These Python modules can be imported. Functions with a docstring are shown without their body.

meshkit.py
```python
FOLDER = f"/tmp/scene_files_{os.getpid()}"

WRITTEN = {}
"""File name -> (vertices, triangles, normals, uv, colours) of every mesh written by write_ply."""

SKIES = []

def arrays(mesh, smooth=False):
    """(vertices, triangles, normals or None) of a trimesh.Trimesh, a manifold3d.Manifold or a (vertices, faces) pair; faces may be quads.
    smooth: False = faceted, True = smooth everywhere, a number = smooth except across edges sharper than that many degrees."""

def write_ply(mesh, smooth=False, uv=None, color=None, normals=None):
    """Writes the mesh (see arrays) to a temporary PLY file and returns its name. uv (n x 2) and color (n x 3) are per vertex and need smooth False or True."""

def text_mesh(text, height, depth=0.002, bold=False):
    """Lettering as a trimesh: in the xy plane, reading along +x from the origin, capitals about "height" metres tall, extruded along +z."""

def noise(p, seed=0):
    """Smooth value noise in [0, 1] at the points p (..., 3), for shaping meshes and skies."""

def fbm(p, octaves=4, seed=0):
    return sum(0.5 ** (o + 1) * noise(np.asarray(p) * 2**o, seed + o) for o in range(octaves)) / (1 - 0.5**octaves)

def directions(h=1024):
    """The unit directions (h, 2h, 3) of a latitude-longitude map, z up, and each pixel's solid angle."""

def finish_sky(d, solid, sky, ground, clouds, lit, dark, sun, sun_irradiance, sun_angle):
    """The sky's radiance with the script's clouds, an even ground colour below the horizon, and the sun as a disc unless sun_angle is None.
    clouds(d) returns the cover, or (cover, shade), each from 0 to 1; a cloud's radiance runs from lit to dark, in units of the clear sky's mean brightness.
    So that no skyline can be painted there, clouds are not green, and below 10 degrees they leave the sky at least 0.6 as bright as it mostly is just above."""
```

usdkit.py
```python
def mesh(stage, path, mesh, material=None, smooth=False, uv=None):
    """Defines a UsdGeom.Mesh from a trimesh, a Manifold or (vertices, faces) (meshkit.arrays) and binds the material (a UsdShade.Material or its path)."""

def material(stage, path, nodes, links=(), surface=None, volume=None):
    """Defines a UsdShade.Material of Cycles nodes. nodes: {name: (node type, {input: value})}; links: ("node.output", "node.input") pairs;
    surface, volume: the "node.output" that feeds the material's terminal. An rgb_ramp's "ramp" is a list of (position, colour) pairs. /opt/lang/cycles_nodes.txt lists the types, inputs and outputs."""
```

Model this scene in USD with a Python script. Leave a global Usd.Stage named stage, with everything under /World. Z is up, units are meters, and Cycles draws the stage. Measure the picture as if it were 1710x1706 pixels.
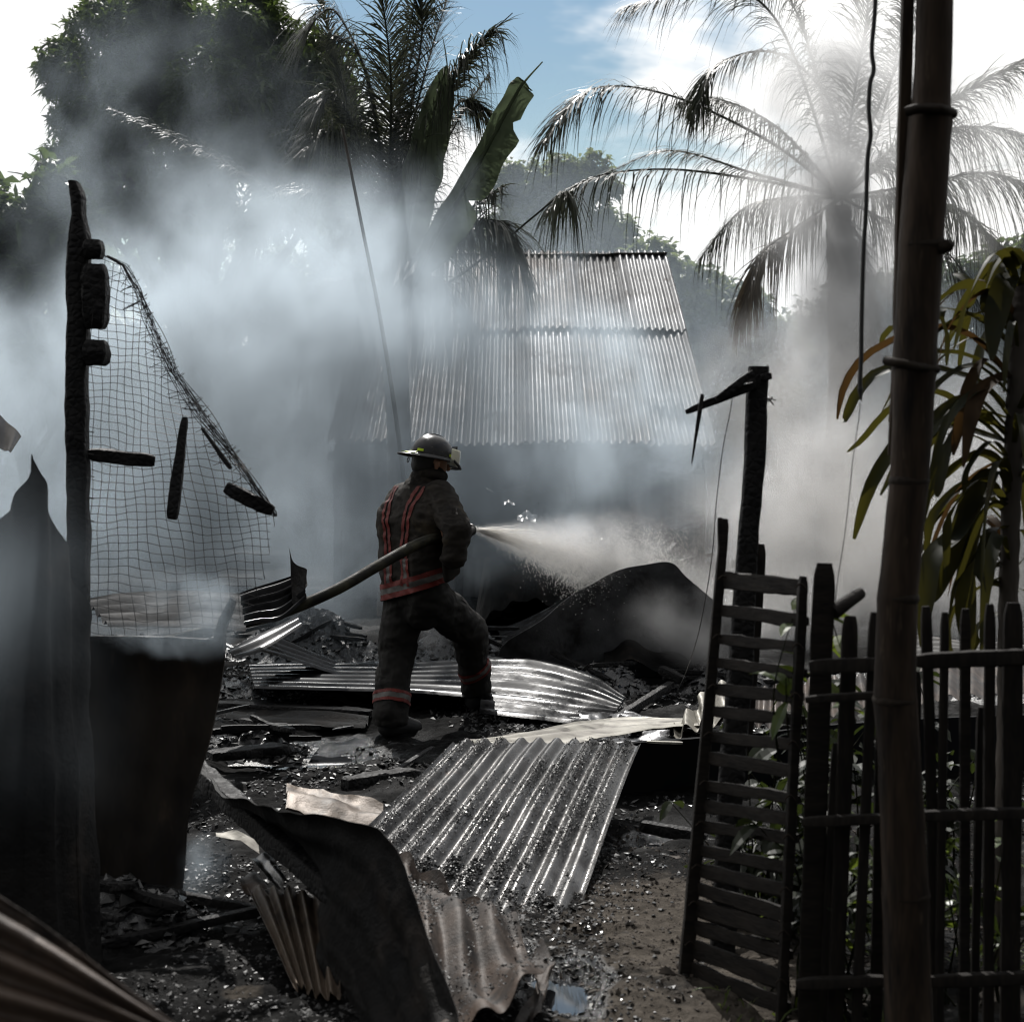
import math, random
import numpy as np, trimesh, manifold3d as m3
import usdkit, meshkit
from pxr import Usd, UsdGeom, UsdLux, UsdShade, Gf, Sdf, Vt

stage = Usd.Stage.CreateInMemory()
UsdGeom.SetStageUpAxis(stage, 'Z'); UsdGeom.SetStageMetersPerUnit(stage, 1.0)
UsdGeom.Xform.Define(stage, '/World'); UsdGeom.Scope.Define(stage, '/World/Looks')
rng = np.random.default_rng(7); random.seed(7)

# ------------------------------------------------------------------ camera, sky, sun, exposure
F, HOR, CX, EYE = 2790.0, 764.0, 855.0, 1.6          # measured: focal length in photo pixels, horizon row, centre column, eye height
cam = UsdGeom.Camera.Define(stage, '/World/camera')
cam.AddTranslateOp().Set((0, 0, EYE)); cam.AddRotateXOp().Set(90)
cam.CreateHorizontalApertureAttr(36.0); cam.CreateVerticalApertureAttr(36.0 * 1021 / 1024)
cam.CreateFocalLengthAttr(F / 1710 * 36.0)
cam.CreateVerticalApertureOffsetAttr(-(853 - HOR) / 1710 * 36.0)
cam.CreateFStopAttr(5.0); cam.CreateFocusDistanceAttr(9.6)
cam.CreateClippingRangeAttr((0.1, 5000))
cam.CreateExposureAttr(0.3)
SUN_EL, SUN_AZ = math.radians(49), math.radians(-9.5)
sun_dir = np.array([math.sin(SUN_AZ) * math.cos(SUN_EL), math.cos(SUN_AZ) * math.cos(SUN_EL), math.sin(SUN_EL)])
sun = UsdLux.DistantLight.Define(stage, '/World/sun')
sun.CreateIntensityAttr(1.25); sun.CreateAngleAttr(0.5); sun.CreateNormalizeAttr(True); sun.CreateColorAttr((1, .97, .93))
q = Gf.Rotation(Gf.Vec3d(0, 0, 1), Gf.Vec3d(*sun_dir.tolist())).GetQuat()
sun.AddOrientOp().Set(Gf.Quatf(q))

class Nodes:
    """A small builder of Cycles node graphs."""
    def __init__(s): s.n, s.l, s.k = {}, [], 0
    def add(s, kind, **kw):
        s.k += 1; name = f'n{s.k}'; vals = {}
        for a, b in kw.items():
            if isinstance(b, tuple) and len(b) == 2 and isinstance(b[0], str) and b[0] in s.n: s.l.append((f'{b[0]}.{b[1]}', f'{name}.{a}'))
            else: vals[a] = b
        s.n[name] = (kind, vals); return name
    def math(s, op, a, b=0.0, c=0.0, clamp=False): return (s.add('math', math_type=op, value1=a, value2=b, value3=c, use_clamp=clamp), 'value')
    def vmath(s, op, a, b=(0, 0, 0), out='vector', **kw): return (s.add('vector_math', math_type=op, vector1=a, vector2=b, **kw), out)
    def noise(s, vec, scale, detail=2.0, rough=.5, dist=0.0, out='fac', **kw): return (s.add('noise_texture', vector=vec, scale=float(scale), detail=float(detail), roughness=float(rough), distortion=float(dist), **kw), out)
    def remap(s, v, a, b, c=0.0, d=1.0, kind='linear'): return (s.add('map_range', value=v, from_min=float(a), from_max=float(b), to_min=float(c), to_max=float(d), clamp=True, range_type=kind), 'result')
    def mix(s, f, a, b): return (s.add('mix_color', fac=f, a=a, b=b), 'result')
    def pos(s): return (s.add('geometry'), 'position')
    def obj(s): return (s.add('texture_coordinate'), 'object')
    def done(s, name, surface=None, volume=None):
        return usdkit.material(stage, '/World/Looks/' + name, s.n, s.l, surface='.'.join(surface) if surface else None, volume='.'.join(volume) if volume else None)

SKY, CLOUD = 0.055, (.35, .48, 24.0)                      # sky strength; cloud cover from, to, brightness against the clear sky
def sky_material():
    N = Nodes()
    sky = (N.add('sky_texture', sky_type='single_scattering', sun_disc=False, sun_elevation=SUN_EL, sun_rotation=SUN_AZ % (2 * math.pi), altitude=50.0, air_density=1.4, aerosol_density=.6, ozone_density=1.0), 'color')
    sky = (N.add('hsv', color=sky, saturation=1.35, value=1.1), 'color')
    d = (N.add('texture_coordinate'), 'generated')
    d = N.vmath('normalize', d)
    xyz = N.add('separate_xyz', vector=d)
    up = N.math('maximum', (xyz, 'z'), 0.0)
    den = N.math('add', up, 0.35)
    flat = N.vmath('divide', d, (N.add('combine_xyz', x=den, y=den, z=1.0), 'vector'))
    n = N.noise(flat, 2.1, 6, .55, .3)
    gap = N.remap(N.vmath('dot_product', d, (-.018, .958, .285), out='value'), .9915, .9992, 0, .17, 'smoothstep')      # the blue opening between the clouds, top centre
    cover = N.remap(N.math('subtract', n, gap), CLOUD[0], CLOUD[1], 0, 1, 'smoothstep')
    shade = N.remap(N.noise(N.vmath('add', flat, (3.1, 1.7, .4)), 3.0, 5, .55), .3, .75, 1.0, .72)
    bw = (N.add('rgb_to_bw', color=sky), 'val')          # thin cloud passes on the brightness of the sky behind it
    ct = N.vmath('dot_product', d, tuple(map(float, sun_dir)), out='value')
    fwd = N.math('power', N.remap(ct, -1, 1, 0, 1), 3.0)          # thin cloud scatters light forward: brightest around the sun
    lum = N.math('add', N.math('multiply', bw, .55), N.math('multiply', fwd, CLOUD[2]))
    cloud = N.vmath('scale', (1.0, .99, .975), scale=N.math('multiply', shade, lum))
    col = N.mix(cover, sky, cloud)
    bg = N.add('background_shader', color=col, strength=SKY)
    return N.done('sky_material', surface=(bg, 'background'))
dome = UsdLux.DomeLight.Define(stage, '/World/sky'); UsdShade.MaterialBindingAPI.Apply(dome.GetPrim()).Bind(sky_material())
dome.GetPrim().SetCustomDataByKey('kind', 'structure')

# ------------------------------------------------------------------ helpers
def A(*p): return np.array(p, float)
def P(px, py, Y):
    """A point seen at photo pixel (px, py), Y metres in front of the eye."""
    return A((px - CX) * Y / F, Y, EYE - (py - HOR) * Y / F)
def unit(v): v = np.asarray(v, float); return v / np.maximum(np.linalg.norm(v, axis=-1, keepdims=True), 1e-9)
taken = {}
def path_of(name, parent=None):
    base = str(parent.GetPath()) if parent is not None else '/World'
    k = taken.get((base, name), 0); taken[(base, name)] = k + 1
    return f'{base}/{name}' + (f'_{k:03d}' if k else '')
def tag(prim, label=None, cat=None, group=None, kind=None):
    for k, v in (('label', label), ('category', cat), ('group', group), ('kind', kind)):
        if v: prim.SetCustomDataByKey(k, v)
    return prim
def obj(name, mesh, mat, parent=None, label=None, cat=None, group=None, kind=None, smooth=40):
    return tag(usdkit.mesh(stage, path_of(name, parent), mesh, mat, smooth).GetPrim(), label, cat, group, kind)
def thing(name, label, cat, loc=(0, 0, 0), group=None):
    """An Xform at the thing's base; its parts are given in world coordinates and moved here by part()."""
    x = UsdGeom.Xform.Define(stage, path_of(name)); x.AddTranslateOp().Set(tuple(float(c) for c in loc))
    bases[str(x.GetPath())] = A(*loc)
    return tag(x.GetPrim(), label, cat, group)
bases = {}
def part(name, mesh, mat, root, label=None, smooth=40, kind=None):
    v, f = VF(mesh); p = root; off = A(0, 0, 0)
    while str(p.GetPath()) != '/World':
        off = off + bases.get(str(p.GetPath()), 0); p = p.GetParent()
    return obj(name, (v - off, f), mat, root, label, smooth=smooth, kind=kind)
def VF(m):
    if isinstance(m, tuple): 
        v, f = np.asarray(m[0], float), np.asarray(m[1], int)
        if f.shape[1] == 4: f = np.vstack([f[:, [0, 1, 2]], f[:, [0, 2, 3]]])
        return v, f
    if hasattr(m, 'to_mesh'): t = m.to_mesh(); return np.array(t.vert_properties[:, :3], float), np.array(t.tri_verts, int)
    return np.array(m.vertices), np.array(m.faces)
def join(*ms):
    vs, fs, n = [], [], 0
    for m in ms:
        v, f = VF(m); vs.append(v); fs.append(f + n); n += len(v)
    return np.vstack(vs), np.vstack(fs)
def spline(pts, n=24):
    p = np.asarray(pts, float)
    if len(p) == 2: return p[0] + np.linspace(0, 1, n)[:, None] * (p[1] - p[0])
    q = np.vstack([2 * p[0] - p[1], p, 2 * p[-1] - p[-2]])
    t = np.linspace(0, len(p) - 1 - 1e-9, n); i = t.astype(int); t = (t - i)[:, None]
    a, b, c, d = q[i], q[i + 1], q[i + 2], q[i + 3]
    return .5 * (2 * b + (c - a) * t + (2 * a - 5 * b + 4 * c - d) * t ** 2 + (3 * b - a - 3 * c + d) * t ** 3)
def tube(pts, r, sides=8, caps=True, squash=None):
    p = np.asarray(pts, float); n = len(p); r = np.broadcast_to(np.asarray(r, float), n)
    t = unit(np.gradient(p, axis=0)); ref = A(0, 0, 1) if abs(t[0][2]) < .9 else A(0, 1, 0)
    u = unit(np.cross(t[0], ref)); us = []
    for k in range(n):
        u = unit(u - t[k] * np.dot(u, t[k])); us.append(u)
    us = np.array(us); ws = np.cross(t, us); a = np.arange(sides) / sides * 2 * np.pi
    sq = 1.0 if squash is None else squash
    v = (p[:, None] + r[:, None, None] * (np.cos(a)[None, :, None] * us[:, None] + sq * np.sin(a)[None, :, None] * ws[:, None])).reshape(-1, 3)
    i = np.arange(n - 1)[:, None] * sides; j = np.arange(sides)[None]; k = (j + 1) % sides
    f = np.stack([i + j, i + sides + j, i + sides + k, i + k], -1).reshape(-1, 4)
    f = np.vstack([f[:, [0, 2, 1]], f[:, [0, 3, 2]]])
    if caps:
        m = len(v); v = np.vstack([v, p[:1], p[-1:]]); j = j[0]; k = k[0]
        f = np.vstack([f, np.stack([np.full(sides, m), k, j], 1), np.stack([np.full(sides, m + 1), (n - 1) * sides + j, (n - 1) * sides + k], 1)])
    return v, f
def beam(a, b, w, h, seed=0, rough=.12, n=14, up=(0, 0, 1), taper=(1, 1), chamfer=.18):
    """A sawn or charred length of wood from a to b: eight-sided section with eaten, uneven edges."""
    a, b = np.asarray(a, float), np.asarray(b, float); t = unit(b - a); s = np.cross(t, up)
    s = unit(s) if np.linalg.norm(s) > 1e-3 else A(1, 0, 0); c = np.cross(s, t)
    k = chamfer; sec = np.array([(-1 + k, -1), (1 - k, -1), (1, -1 + k), (1, 1 - k), (1 - k, 1), (-1 + k, 1), (-1, 1 - k), (-1, -1 + k)])
    q = np.linspace(0, 1, n); L = np.linalg.norm(b - a)
    ends = 1 - .35 * np.exp(-np.minimum(q, 1 - q) * L / .02)
    sc = np.interp(q, [0, 1], taper) * ends
    v = []
    for i, x in enumerate(q):
        jit = 1 + rough * 2 * (meshkit.fbm(np.c_[np.full(8, x * L * 14), np.arange(8) * .9, np.full(8, seed * 3.7)], 3, seed) - .5)
        v.append(a + (b - a) * x + sc[i] * jit[:, None] * (sec[:, :1] * w / 2 * s + sec[:, 1:] * h / 2 * c))
    v = np.vstack(v); i = np.arange(n - 1)[:, None] * 8; j = np.arange(8)[None]; m = (j + 1) % 8
    f = np.stack([i + j, i + m, i + 8 + m, i + 8 + j], -1).reshape(-1, 4)
    f = np.vstack([f[:, [0, 1, 2]], f[:, [0, 2, 3]], [(0, x + 1, x) for x in range(1, 7)], [((n - 1) * 8, (n - 1) * 8 + x, (n - 1) * 8 + x + 1) for x in range(1, 7)]])
    return v, f
def solid(S, thick):
    """A closed thin plate on a grid of points S (nu, nv, 3)."""
    nu, nv = S.shape[:2]; du, dv = np.gradient(S, axis=0), np.gradient(S, axis=1); nrm = unit(np.cross(du, dv))
    top = (S + nrm * thick / 2).reshape(-1, 3); bot = (S - nrm * thick / 2).reshape(-1, 3); m = nu * nv
    g = np.arange(m).reshape(nu, nv); q = np.stack([g[:-1, :-1], g[1:, :-1], g[1:, 1:], g[:-1, 1:]], -1).reshape(-1, 4)
    rim = np.concatenate([g[:-1, 0], g[-1, :-1], g[:0:-1, -1], g[0, :0:-1]]); nx = np.roll(rim, -1)
    side = np.stack([rim, rim + m, nx + m, nx], -1)
    return VF((np.vstack([top, bot]), np.vstack([q, q[:, ::-1] + m, side])))
def lines(pts): return np.array([P(*p) if len(p) == 3 else p[:3] for p in pts])
def ruled(T, B, n=10, amp=.009, along='u', per=8, nl=24, thick=.0015, dent=.0, dscale=2.5, rag=0.0, seed=0, curve=True, bulge=None, prof=1.0):
    """A corrugated sheet between the curves T and B (lists of photo pixel and distance, or points). along='u': ridges run from T to B, n of them side by side;
    along='v': ridges run along the curves."""
    T = np.asarray(T, float); B = np.asarray(B, float); nw = max(2, int(n * per)); nu, nv = (nw, nl) if along == 'u' else (nl, nw)
    t, b = (spline(T, nu) if curve else lerp(T, nu)), (spline(B, nu) if curve else lerp(B, nu))
    U, V = np.meshgrid(np.linspace(0, 1, nu), np.linspace(0, 1, nv), indexing='ij')
    R = np.zeros_like(V); R2 = np.zeros_like(V)
    if rag:
        e = lambda c, s: (meshkit.fbm(np.stack([U * 9 + c, U * 0 + seed, U * 0 + s], -1), 4, seed) - .35) * rag
        R, R2 = e(0.0, 1.3), e(5.0, 7.7)
    W = V * (1 - R - R2) + R
    S = t[:, None] * (1 - W[..., None]) + b[:, None] * W[..., None]
    du, dv = np.gradient(S, axis=0), np.gradient(S, axis=1); nrm = unit(np.cross(du, dv))
    ph = (U if along == 'u' else V) * n * 2 * np.pi
    wave = np.sin(ph); wave = np.sign(wave) * np.abs(wave) ** prof
    off = amp * wave
    if dent: off = off + dent * 2 * (meshkit.fbm(S * dscale + seed * 11.3, 4, seed) - .5)
    if bulge is not None: off = off + bulge(U, V)
    return solid(S + nrm * off[..., None], thick)
def lerp(p, n):
    d = np.r_[0, np.cumsum(np.linalg.norm(np.diff(p, axis=0), axis=1))]; q = np.linspace(0, d[-1], n)
    return np.stack([np.interp(q, d, p[:, k]) for k in range(3)], 1)
def bumpy(m, amp, scale, seed=0, octaves=4):
    v, f = VF(m); n = trimesh.Trimesh(v, f, process=False).vertex_normals
    return v + n * (amp * 2 * (meshkit.fbm(v * scale + seed * 5.1, octaves, seed) - .5))[:, None], f
def plate(poly, Y, thick, dent=.0, fine=.03, seed=0):
    """An upright flat piece with the outline poly (photo pixels at distance Y, or Y a function of px, py), remeshed so that it can be dented."""
    from shapely.geometry import Polygon
    q = Polygon([(P(x, y, Y)[0], P(x, y, Y)[2]) for x, y in poly]).buffer(0)
    m = trimesh.creation.extrude_polygon(q, thick, engine='earcut')
    v, f = trimesh.remesh.subdivide_to_size(m.vertices, m.faces, fine * 2.2, max_iter=12)
    w = np.c_[v[:, 0], Y + v[:, 2], v[:, 1]]
    w[:, 1] += dent * 2 * (meshkit.fbm(np.c_[w[:, 0] * 6, w[:, 0] * 0, w[:, 2] * 2] + seed, 3, seed) - .5)
    return trimesh.Trimesh(w, f[:, ::-1], process=False)
def chips(pts, size, seed=0, flat=.55, stretch=1.8):
    """Many small broken bits, one deformed octahedron at each point."""
    r = np.random.default_rng(seed); n = len(pts); size = np.broadcast_to(size, n)
    base = np.array([(1, 0, 0), (-1, 0, 0), (0, 1, 0), (0, -1, 0), (0, 0, 1), (0, 0, -1)], float)
    v = base[None] * (1 + r.uniform(-.45, .45, (n, 6, 1))) + r.uniform(-.2, .2, (n, 6, 3))
    v[..., 0] *= r.uniform(.7, stretch, (n, 1)); v[..., 2] *= r.uniform(flat * .5, flat * 1.3, (n, 1))
    q = unit(r.normal(size=(n, 4)) * A(.35, .35, 1.4, 1.4)[None])            # mostly turned about the upright axis
    x, y, z, w = q.T
    Rm = np.stack([1 - 2 * (y * y + z * z), 2 * (x * y - z * w), 2 * (x * z + y * w), 2 * (x * y + z * w), 1 - 2 * (x * x + z * z), 2 * (y * z - x * w), 2 * (x * z - y * w), 2 * (y * z + x * w), 1 - 2 * (x * x + y * y)], -1).reshape(n, 3, 3)
    v = np.einsum('nij,nkj->nki', Rm, v) * size[:, None, None] + pts[:, None]
    f0 = np.array([(0, 2, 4), (2, 1, 4), (1, 3, 4), (3, 0, 4), (2, 0, 5), (1, 2, 5), (3, 1, 5), (0, 3, 5)])
    return v.reshape(-1, 3), (f0[None] + (np.arange(n) * 6)[:, None, None]).reshape(-1, 3)
def leaves(pos, d, length, width, droop=.15, seed=0, segs=3, fold=.25, side=None):
    """Many leaves: each a folded blade of 2*segs*2 triangles from pos along d, drooping with its length."""
    r = np.random.default_rng(seed); n = len(pos); d = unit(d); length, width, droop = (np.broadcast_to(x, n)[:, None] for x in (length, width, droop))
    s = unit(np.cross(d, unit(A(0, 0, 1) + r.normal(size=(n, 3)) * .35))) if side is None else unit(side); up = np.cross(s, d)
    rows = []
    for k in range(segs + 1):
        t = k / segs; c = pos + d * length * t - A(0, 0, 1) * (droop * length * t * t); w = width * (np.sin(np.pi * (t * .86 + .1)) ** .8) * (.0 if k == segs else 1) / 2
        rows += [c - s * w + up * w * fold, c, c + s * w + up * w * fold]
    v = np.stack(rows, 1); fs = []
    for k in range(segs):
        a = k * 3; b = a + 3
        fs += [(a, a + 1, b + 1), (a, b + 1, b), (a + 1, a + 2, b + 2), (a + 1, b + 2, b + 1)]
    return v.reshape(-1, 3), (np.array(fs)[None] + (np.arange(n) * 3 * (segs + 1))[:, None, None]).reshape(-1, 3)
def inst_label(s): return s

# ------------------------------------------------------------------ materials
def surf(name, c1, c2, scale=6, rough=(.5, .8), metallic=0.0, bump=.0, bscale=40, spots=None, detail=5, stretch=(1, 1, 1), spec=.22, coat=0.0, trans=None, tmix=.35, vor=False, bdist=.01):
    """Two tones through noise; rough from, to; bump of fine relief; spots = (colour, scale, from, to, roughness, metallic) lie over it."""
    N = Nodes(); p = N.pos(); p = N.vmath('multiply', p, tuple(stretch))
    n = N.noise(p, scale, detail, .6, .2)
    k = N.remap(n, .36, .66)
    col = N.mix(k, c1, c2); ro = N.remap(n, .3, .7, rough[0], rough[1]); me = float(metallic)
    if spots:
        for (sc, ss, a, b, sr, sm) in spots:
            m = N.remap(N.noise(N.vmath('add', p, (3.3 * ss, 1.7, 9.1)), ss, 6, .65, .3), a, b)
            col = N.mix(m, col, sc); ro = (N.add('mix_float', fac=m, a=ro, b=float(sr)), 'result'); me = (N.add('mix_float', fac=m, a=me, b=float(sm)), 'result')
    kw = dict(base_color=col, roughness=ro, metallic=me, specular_ior_level=float(spec))
    if coat: kw.update(coat_weight=float(coat), coat_roughness=.12)
    if bump:
        h = (N.add('voronoi_texture', vector=p, scale=float(bscale), feature='distance_to_edge'), 'distance') if vor else N.noise(p, bscale, 6, .65)
        kw['normal'] = (N.add('bump', height=h, strength=float(bump), distance=float(bdist)), 'normal')
    b = (N.add('principled_bsdf', **kw), 'BSDF')
    if trans is not None:
        t = (N.add('translucent_bsdf', color=trans), 'BSDF'); b = (N.add('mix_closure', fac=float(tmix), closure1=b, closure2=t), 'closure')
    return N.done(name, surface=b)
SOOT = (.012, .012, .013)
CHAR = surf('charred_wood', (.0045, .0045, .005), (.013, .0125, .0125), 18, (.42, .8), bump=.7, bscale=38, vor=True, bdist=.012, spec=.12)
CHARWET = surf('wet_char', (.006, .006, .007), (.02, .02, .021), 30, (.16, .4), bump=.5, bscale=120, spec=.6)
ASHCHIP = surf('ash_chips', (.004, .004, .0042), (.017, .0165, .016), 2.2, (.06, .95), spec=.5)
ZINC = surf('galvanised_sheet', (.17, .165, .16), (.08, .078, .075), 5, (.16, .34), .9, .2, 60, [((.02, .018, .017), 3.2, .5, .66, .4, .2), ((.09, .06, .042), 7, .6, .78, .6, .1)])
SOOTZINC = surf('sooty_sheet', (.075, .075, .078), (.03, .03, .031), 4, (.18, .36), .85, .2, 50, [(SOOT, 2.4, .5, .68, .4, .2)])
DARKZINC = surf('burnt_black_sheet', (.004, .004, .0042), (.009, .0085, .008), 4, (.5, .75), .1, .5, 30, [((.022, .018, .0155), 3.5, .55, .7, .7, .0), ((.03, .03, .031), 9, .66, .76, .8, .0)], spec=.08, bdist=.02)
RUST = surf('rusty_sheet', (.07, .05, .038), (.03, .022, .018), 5, (.4, .6), .2, .35, 60, [((.01, .0085, .008), 4, .46, .62, .5, .1), ((.12, .1, .088), 9, .62, .74, .35, .5)])
TAN = surf('brown_torn_sheet', (.11, .084, .063), (.06, .046, .035), 6, (.4, .6), .25, .3, 60, [((.02, .016, .013), 5, .5, .66, .5, .1)])
PALE = surf('weathered_pale_sheet', (.22, .21, .18), (.14, .13, .115), 3.5, (.45, .65), .25, .2, 60, [((.05, .044, .038), 6, .52, .68, .7, .0)], stretch=(.5, 2, 2))
ROOF = surf('old_roof_sheet', (.085, .09, .096), (.05, .05, .052), 2.2, (.5, .7), .2, .15, 50, [((.05, .042, .035), 1.6, .52, .7, .75, .0), ((.035, .035, .036), 5, .58, .74, .8, .0)])
BIGZINC = surf('foreground_zinc', (.105, .102, .1), (.045, .044, .043), 5, (.14, .3), .9, .25, 60, [((.012, .011, .0105), 3.2, .44, .6, .4, .2), ((.07, .05, .04), 7, .6, .78, .6, .1)])
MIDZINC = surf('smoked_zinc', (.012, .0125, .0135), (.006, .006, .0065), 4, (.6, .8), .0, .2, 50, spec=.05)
RUSTDARK = surf('dark_rust_sheet', (.055, .038, .028), (.02, .015, .0125), 6, (.5, .7), .0, .4, 60, [((.008, .007, .0065), 4, .48, .64, .7, .0), ((.09, .07, .056), 9, .6, .76, .4, .3)], spec=.2)
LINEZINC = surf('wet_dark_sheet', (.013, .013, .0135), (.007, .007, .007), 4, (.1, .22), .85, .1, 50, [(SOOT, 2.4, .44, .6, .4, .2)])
PANEL = surf('scorched_panel', (.018, .0145, .0115), (.0065, .006, .006), 3, (.6, .85), .1, .35, 30, [((.03, .022, .016), 5, .55, .7, .8, .0)], stretch=(2, 2, .7), spec=.1)
WOOD = surf('grey_split_wood', (.014, .0115, .0095), (.007, .006, .0055), 9, (.65, .85), bump=.5, bscale=22, stretch=(6, 6, 1.2), spec=.12)
SLATW = surf('grey_bamboo_slat', (.012, .0098, .008), (.0055, .0048, .0043), 9, (.6, .85), bump=.4, bscale=22, stretch=(1.2, 1.2, 5), spec=.1)
BAMBOO = surf('old_bamboo', (.032, .022, .015), (.014, .0105, .008), 7, (.65, .85), bump=.5, bscale=14, stretch=(3, 3, .5), spots=[((.007, .006, .0055), 4, .5, .66, .85, .0), ((.05, .038, .026), 11, .6, .72, .8, .0)], spec=.08)
BAMNODE = surf('bamboo_node', (.014, .011, .009), (.02, .016, .012), 20, (.7, .9), bump=.4, bscale=60, spec=.08)
BARK = surf('bark', (.06, .05, .042), (.03, .026, .022), 6, (.75, .9), bump=.6, bscale=18, stretch=(2, 2, .6))
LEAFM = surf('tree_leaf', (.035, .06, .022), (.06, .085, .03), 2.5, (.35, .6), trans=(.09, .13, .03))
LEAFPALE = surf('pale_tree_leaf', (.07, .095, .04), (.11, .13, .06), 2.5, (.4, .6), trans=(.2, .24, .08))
FROND = surf('palm_leaf', (.02, .026, .016), (.035, .038, .024), 2.5, (.35, .55), trans=(.045, .05, .03))
DRYFROND = surf('dry_palm_leaf', (.09, .075, .055), (.05, .04, .03), 2.5, (.4, .6), trans=(.1, .08, .05))
BANANA = surf('banana_leaf', (.07, .09, .05), (.10, .12, .07), 4, (.35, .5), bump=.2, bscale=30, stretch=(4, 4, 1), trans=(.27, .31, .23), tmix=.55)
STRAP = surf('strap_leaf', (.008, .012, .006), (.018, .019, .008), 9, (.5, .7), spots=[((.03, .018, .008), 5, .58, .72, .7, .0)], spec=.15, trans=(.05, .045, .007))
STRAPDRY = surf('dry_strap_leaf', (.04, .025, .013), (.02, .014, .009), 9, (.6, .8), spec=.12, trans=(.06, .032, .01))
COAT = surf('turnout_cloth', (.016, .013, .01), (.0085, .0075, .0065), 7, (.75, .95), bump=.5, bscale=22, bdist=.012, spots=[((.048, .038, .024), 3.5, .56, .74, .95, .0)], spec=.15)
TROUSER = surf('trouser_cloth', (.012, .0112, .01), (.007, .0066, .0062), 7, (.75, .95), bump=.5, bscale=20, bdist=.012, spots=[((.026, .022, .017), 3.5, .56, .74, .95, .0)], spec=.15)
REDTRIM = surf('red_trim', (.11, .013, .009), (.07, .010, .008), 14, (.5, .7), bump=.2, bscale=120)
GREYTRIM = surf('grey_reflective_trim', (.085, .08, .075), (.05, .048, .045), 14, (.35, .5))
LIME = surf('lime_trim', (.42, .55, .03), (.3, .4, .03), 20, (.4, .6))
HELMET = surf('black_helmet', (.014, .014, .015), (.022, .022, .023), 20, (.16, .3), bump=.1, bscale=160, spots=[((.06, .055, .05), 40, .62, .72, .7, .0)])
RUBBER = surf('black_rubber', (.012, .012, .012), (.02, .02, .02), 20, (.5, .7), bump=.2, bscale=60)
GLOVE = surf('dark_glove', (.025, .02, .017), (.015, .013, .012), 30, (.7, .9), bump=.3, bscale=90)
SKIN = surf('skin', (.20, .11, .07), (.17, .09, .058), 20, (.45, .6))
HAIR = surf('black_hair', (.01, .009, .009), (.015, .014, .013), 60, (.4, .6))
HOSE = surf('canvas_hose', (.03, .028, .017), (.014, .0135, .009), 16, (.6, .8), bump=.3, bscale=160, spots=[((.006, .0055, .005), 6, .48, .62, .5, .0)], spec=.12)
BRASS = surf('dull_nozzle_metal', (.06, .058, .055), (.035, .034, .033), 20, (.3, .5), .6)
WIRE = surf('dark_wire', (.012, .012, .013), (.03, .028, .027), 20, (.45, .7), .3)
CABLE = surf('black_cable', (.012, .012, .012), (.02, .02, .02), 20, (.4, .6))
FOIL = surf('crumpled_foil', (.4, .4, .4), (.25, .25, .25), 10, (.22, .4), .95)
N = Nodes(); b = N.add('principled_bsdf', base_color=(.02, .021, .023), roughness=.03, specular_ior_level=.6); 
WATER = N.done('puddle_water', surface=(b, 'BSDF'))
N = Nodes(); t = N.add('transparent_bsdf', color=(.82, .85, .8)); g = N.add('glossy_bsdf', color=(1, 1, 1), roughness=.12); d = N.add('translucent_bsdf', color=(.75, .75, .68))
k1 = N.add('mix_closure', fac=.5, closure1=(t, 'BSDF'), closure2=(d, 'BSDF')); fr = N.add('fresnel', IOR=1.5)
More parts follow.
